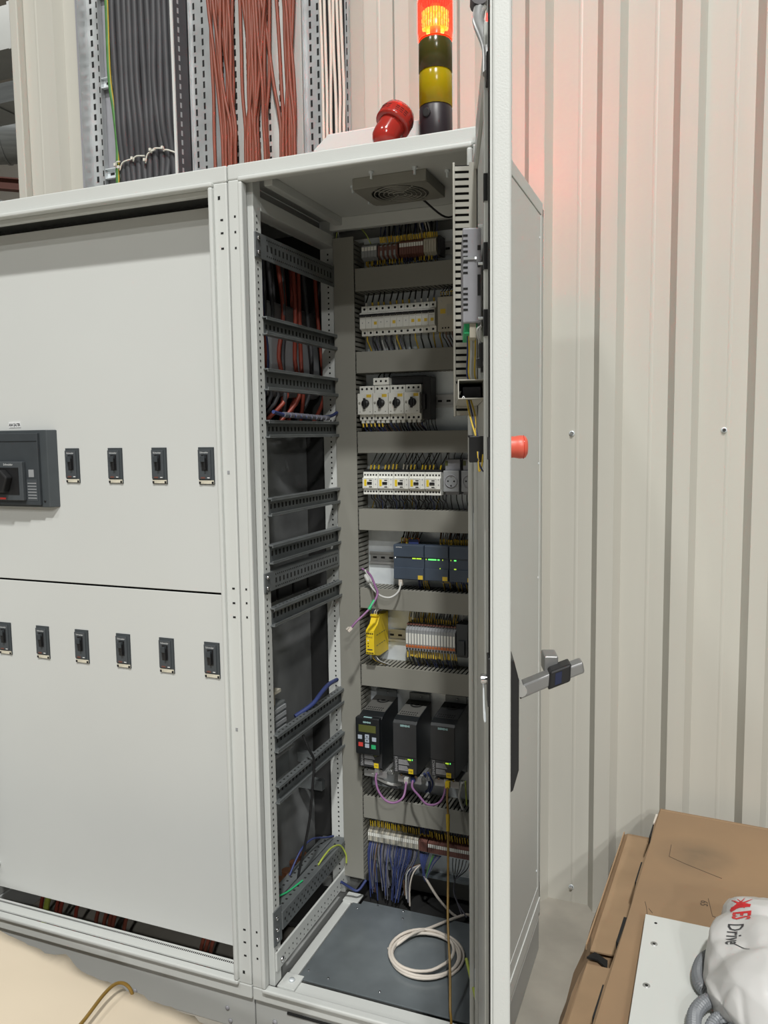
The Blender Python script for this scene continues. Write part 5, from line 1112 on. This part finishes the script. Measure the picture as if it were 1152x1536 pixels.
m = MB(LA); m.prism([(0.014, -0.02), (0.075, -0.02), (0.075, -0.60), (0.014, -0.605)], 'z', 0.289, 0.2925); m.build('flap', 'card_edge', t)
m = MB(LA); m.prism([(0.016, -0.655), (0.075, -0.65), (0.075, -1.3), (0.016, -1.3)], 'z', 0.289, 0.2925); m.build('flap', 'card_edge', t)
m = MB(LA); m.prism([(0.010, -0.628), (0.024, -0.602), (0.056, -0.622), (0.060, -0.650), (0.034, -0.628)], 'z', 0.286, 0.2905); m.build('tear', 'hole', t)
m = MB(LA); m.box(0.002, 0.005, -0.60, -0.02, 0.2885, 0.302); m.build('raised_edge', 'card_edge', t)
TA = rotz(math.radians(-4.6), (0.914, 0.783, 0.2935))
t = thing('carton', 'upper brown carton with slots along its edge and pencil marks', 'carton', (1.1, 0.3, 0.293))
def TB(): return MB(TA)
m = TB(); n = 12; H = 0.096; vs = []
for i in range(n+1):
    y = -1.25*i/n; vs += [(0.0, y, 0.0), (0.002+rn(-.002, .002), y, H-.004), (0.006, y, H), (0.8, y, H), (0.8, y, 0)]
fs = [(5*i+k, 5*(i+1)+k, 5*(i+1)+(k+1) % 5, 5*i+(k+1) % 5) for i in range(n) for k in range(5)] + [tuple(range(5)), tuple(range(5*n, 5*n+5))[::-1]]
m._add(vs, fs); m.build('box', 'card_stained', t)
for k, (y0, y1) in enumerate(((-0.175, -0.10), (-0.42, -0.32), (-0.68, -0.58), (-0.93, -0.83))):
    TB().box(-0.003, 0.006, y0, y1, H-.030, H-.004).build('hand_slot', 'hole', t)
TB().box(-0.004, 0.004, -0.088, -0.03, H-.02, H-.005).build('slot_tongue', 'cable_white', t)
TB().box(0.006, 0.8, -0.012, -0.009, H, H+.0006).build('crease', 'card_edge', t)
m = TB()
def scribble(pts, r=0.0007): m.tube([(x, y, H+.0004) for x, y in pts], r, 4, 1)
scribble([(0.058, -0.205), (0.060, -0.27), (0.10, -0.29)]); scribble([(0.10, -0.29), (0.19, -0.325)])
scribble([(0.166, -0.43), (0.180, -0.50), (0.25, -0.52)])
scribble([(0.033, -0.505), (0.04, -0.53), (0.045, -0.555)]); scribble([(0.045, -0.53), (0.055, -0.545)])
m.build('pencil_lines', 'pencil', t)
m = text_mb('65', 0.024, TA @ Matrix.Translation((0.158, -0.455, H+.0007)) @ Matrix.Rotation(-PI/2, 4, 'Z')); m.build('pencil_number', 'pencil', t)
m = MB()
for k in range(26):
    a = rn(0, 2*PI); rr = rn(0, 1)**.5; x, y = 0.125+.055*rr*math.cos(a), -0.275+.05*rr*math.sin(a)
zt = 0.2935+0.096
t = thing('sheet_panel', 'white painted sheet panel with rivet holes lying on the upper carton', 'panel', (1.1, 0.0, zt))
PA = rotz(math.radians(-1.3), (0.912, 0.196, zt+.001))
MB(PA).box(0.0, 0.42, -0.75, 0.0, 0.004, 0.018).build('sheet', 'white_sheet', t, 0.0012)
MB(PA).box(0.004, 0.416, -0.74, -0.004, 0.0, 0.004).build('underside', 'paint_grey', t)
for k, (x, y) in enumerate(((0.024, -0.028), (0.026, -0.105), (0.022, -0.245))):
    MB(PA).lathe((x, y, 0.018), (0, 0, 1), [(0, .0006), (0.0032, .0006), (0.0032, -.001)], 12).build('hole', 'hole', t)
    if k: MB(PA).lathe((x, y, 0.018), (0, 0, 1), [(0.0034, .0008), (0.007, .0008), (0.0075, -.0005)], 14).build('rivet_ring', 'alu', t)
# plastic bag
zs = zt+.0195
cB = Vector((1.205, -0.02, zs+.062))
bm = bmesh.new()
BP = [(1.083, .205, .425), (1.079, .142, .512), (1.098, .10, .538), (1.052, .085, .500), (1.044, .08, .43), (1.040, .0, .505), (1.034, .0, .425), (1.028, -.075, .465), (1.042, -.08, .418), (1.055, -.135, .462), (1.078, -.135, .418),
      (1.10, -.185, .468), (1.125, -.18, .414), (1.20, -.265, .505), (1.22, -.26, .414), (1.33, -.22, .48), (1.35, -.2, .414), (1.155, .165, .520), (1.17, .215, .43), (1.27, .19, .50), (1.29, .21, .43), (1.36, .10, .48), (1.38, .08, .42),
      (1.13, .03, .556), (1.125, -.055, .550), (1.15, -.14, .548), (1.22, .05, .575), (1.24, -.10, .570), (1.31, 0.0, .545), (1.36, -.08, .48), (1.09, -.05, .527), (1.085, .04, .530), (1.085, -.14, .515)]
for p in BP: bm.verts.new(Vector(p)-cB)
rh = bmesh.ops.convex_hull(bm, input=bm.verts[:])
bmesh.ops.delete(bm, geom=[v for v in bm.verts if not v.link_faces], context='VERTS')
bmesh.ops.triangulate(bm, faces=bm.faces[:])
for it in range(4): bmesh.ops.subdivide_edges(bm, edges=bm.edges[:], cuts=1, use_grid_fill=True)
bmesh.ops.smooth_vert(bm, verts=bm.verts[:], factor=0.5, use_axis_x=True, use_axis_y=True, use_axis_z=True)
bmesh.ops.smooth_vert(bm, verts=bm.verts[:], factor=0.5, use_axis_x=True, use_axis_y=True, use_axis_z=True)
bm.normal_update()
for v in bm.verts:
    p = v.co + cB
    f1 = abs(noise.noise(Vector((p.x*5+p.y*9, p.y*3-p.x*7, p.z*7)))); f2 = abs(noise.noise(Vector((p.x*13-p.y*6+4, p.y*11, p.z*12))))
    v.co += v.normal*(0.010*(min(f1*3.0, 1)-.75)+0.004*(min(f2*3.5, 1)-.7))
    if v.co.z + cB.z < zs+.001: v.co.z = zs+.001-cB.z
me = bpy.data.meshes.new('bag'); bm.to_mesh(me); bm.free(); me.polygons.foreach_set('use_smooth', [True]*len(me.polygons)); me.materials.append(MATS['bag'])
t = thing('plastic_bag', 'crumpled white plastic bag printed MESDrive on the white panel', 'bag', (1.205, -0.02, zs))
o = bpy.data.objects.new('film', me); link(o, t); o.location = (0, 0, .062)
for v in me.vertices: v.co.z += 0
tree = BVHTree.FromPolygons([v.co + cB for v in me.vertices], [tuple(p.vertices) for p in me.polygons])
camp = cam.matrix_world.translation
def on_bag(mb_, lift=0.0012):
    out = []
    for p in mb_.v:
        pv = Vector(p); h = tree.ray_cast(pv + Vector((0, -.12, .30)), Vector((0, .12, -.30)).normalized())
        if h[0] is None: out.append(tuple(pv))
        else: out.append(tuple(h[0] + Vector((0, -.37, .93))*lift))
    mb_.v = out; return mb_
def subdiv(mb_, it=2):
    b = bmesh.new(); vv = [b.verts.new(p) for p in mb_.v]
    for f in mb_.f:
        try: b.faces.new([vv[i] for i in f])
        except ValueError: pass
    bmesh.ops.triangulate(b, faces=b.faces[:])
    bmesh.ops.subdivide_edges(b, edges=b.edges[:], cuts=it, use_grid_fill=True)
    b.verts.index_update(); r = MB(); r._add([v.co for v in b.verts], [tuple(v.index for v in f.verts) for f in b.faces]); b.free(); return r
TXM = Matrix.Translation((1.094, 0.040, zs+.10)) @ Matrix.Rotation(math.radians(-97), 4, 'Z')
BAGT = dict()
on_bag(subdiv(text_mb('ES', 0.046, TXM @ Matrix.Translation((-0.017, 0.002, 0)), 0.15, 0.0010, 0.74))).build('red_lettering', 'print_red', t)
on_bag(subdiv(text_mb('Drive', 0.040, TXM @ Matrix.Translation((0.040, -0.005, 0)), 0.1, 0.0004, 0.62))).build('dark_lettering', 'print_dark', t)
m = MB()
def stroke(pts, w0, w1):
    n = len(pts); L = []; R = []
    for i, p in enumerate(pts):
        a = Vector((*pts[max(i-1, 0)], 0)); b = Vector((*pts[min(i+1, n-1)], 0)); d = (b-a).normalized(); q = Vector((-d.y, d.x, 0)); w_ = w0+(w1-w0)*i/(n-1)
        L.append(Vector((*p, 0))+q*w_); R.append(Vector((*p, 0))-q*w_)
    m._add([TXM @ v for v in L+R], [(i, i+1, n+i+1, n+i) for i in range(n-1)])
stroke([(-0.040, -0.018), (-0.045, -0.002), (-0.054, 0.010), (-0.066, 0.020)], 0.0050, 0.0004)
stroke([(-0.042, -0.016), (-0.049, -0.006), (-0.058, 0.002), (-0.070, 0.006)], 0.0030, 0.0004)
stroke([(-0.040, 0.010), (-0.047, 0.000), (-0.056, -0.010), (-0.069, -0.019)], 0.0046, 0.0004)
stroke([(-0.040, 0.016), (-0.046, 0.008), (-0.055, -0.001), (-0.066, -0.008)], 0.0026, 0.0004)
stroke([(-0.044, -0.018), (-0.043, 0.0), (-0.040, 0.018)], 0.0036, 0.0036)
on_bag(subdiv(m)).build('emblem_letter', 'print_red', t)
m = MB(); stroke([(0.064, -0.006), (0.078, 0.012), (0.088, 0.026)], 0.0012, 0.0008); on_bag(subdiv(m)).build('lettering_swash', 'print_dark', t)
# corrugated conduit beside and under the bag
t = thing('conduit', 'looped grey corrugated conduit sticking out from under the bag', 'conduit', (1.03, -0.05, zs))
def corr(pts, r, nm):
    P = [Vector(p) for p in pts]; mm = MB(); tot = sum((P[i+1]-P[i]).length for i in range(len(P)-1)); n = int(tot/.0028)
    Q = [P[0]*2-P[1]]+P+[P[-1]*2-P[-2]]; out = []
    for i in range(1, len(Q)-2):
        kk = max(2, int((Q[i+1]-Q[i]).length/.0028))
        for k in range(kk):
            u_ = k/kk; a, b, c, d = Q[i-1], Q[i], Q[i+1], Q[i+2]; out.append(0.5*((2*b)+(c-a)*u_+(2*a-5*b+4*c-d)*u_*u_+(3*b-a-3*c+d)*u_**3))
    vs = []; e = None; nn = 12
    for i, p in enumerate(out):
        d = (out[min(i+1, len(out)-1)]-out[max(i-1, 0)]).normalized(); e = d.orthogonal().normalized() if e is None else (e-d*e.dot(d)).normalized(); g_ = d.cross(e); rr = r*(1.0 if i % 2 else .84)
        for k in range(nn): vs.append(p+(e*math.cos(2*PI*k/nn)+g_*math.sin(2*PI*k/nn))*rr)
    mm._add(vs, [(i*nn+k, i*nn+(k+1) % nn, (i+1)*nn+(k+1) % nn, (i+1)*nn+k) for i in range(len(out)-1) for k in range(nn)], False); mm.build(nm, 'conduit', t)
corr([(1.048, 0.075, zs+.013), (1.030, 0.045, zs+.014), (1.022, 0.0, zs+.013), (1.030, -0.04, zs+.013), (1.06, -0.07, zs+.014)], 0.0125, 'tube')
corr([(1.016, -0.19, zs+.014), (1.018, -0.125, zs+.020), (1.045, -0.085, zs+.024), (1.075, -0.105, zs+.02), (1.085, -0.15, zs+.014)], 0.0135, 'tube')
corr([(1.040, -0.20, zs+.013), (1.044, -0.145, zs+.016), (1.060, -0.118, zs+.018), (1.07, -0.14, zs+.014)], 0.0105, 'tube')
MB().cyl((1.047, 0.074, zs+.013), (1.050, 0.080, zs+.013), 0.0128, 12).build('end_cuff', 'rubber', t)

# ------------------------------------------------------------------ foreground left: packing paper and cable
t = thing('support_carton', 'brown carton under the cream packing paper', 'carton', (-0.3, -0.85, 0))
XA = rotz(math.radians(-8.0), (-0.12, -0.425, 0))
MB(XA).box(-0.65, 0.55, -0.62, -0.03, 0.0, 0.425).build('box', 'card', t, 0.004)
m = MB(); nx, ny = 70, 26; vs = []
for j in range(ny+1):
    for i in range(nx+1):
        x = -0.70+1.27*i/nx; y = -0.64*j/ny
        if j == 0: y += 0.010*noise.noise(Vector((x*7, 0.3, 2)))+0.010*noise.noise(Vector((x*38, 3, 1)))+(0.02*math.exp(-((x+.075)/.02)**2))
        z = 0.437+0.010*noise.noise(Vector((x*3.1, y*3.1, 1.7)))+0.006*noise.noise(Vector((x*9, y*7, .2)))-.010*math.exp(y/0.05)
        vs.append((x, y, max(z, .4275)))
fs = [(j*(nx+1)+i, j*(nx+1)+i+1, (j+1)*(nx+1)+i+1, (j+1)*(nx+1)+i) for j in range(ny) for i in range(nx)]
m._add([XA @ Vector(p) for p in vs], fs, True)
o = solo(m, 'packing_paper', 'paper', 'cream packing paper with a torn edge in the bottom left corner', 'paper', base=(-0.2, -0.7, 0.43))
sd = o.modifiers.new('thickness', 'SOLIDIFY'); sd.thickness = 0.0015; sd.offset = -1
single('yellow_cable', [(0.03, -0.75, 0.458), (0.008, -0.62, 0.457), (0.0, -0.56, 0.458), (-0.010, -0.50, 0.460), (-0.010, -0.466, 0.458), (0.0, -0.449, 0.446), (0.010, -0.444, 0.42), (0.014, -0.44, 0.35), (0.016, -0.43, 0.2), (0.03, -0.40, 0.006), (0.1, -0.36, 0.005)], 0.0034, 'cable_brown', 'brown-yellow cable laid over the torn packing paper')
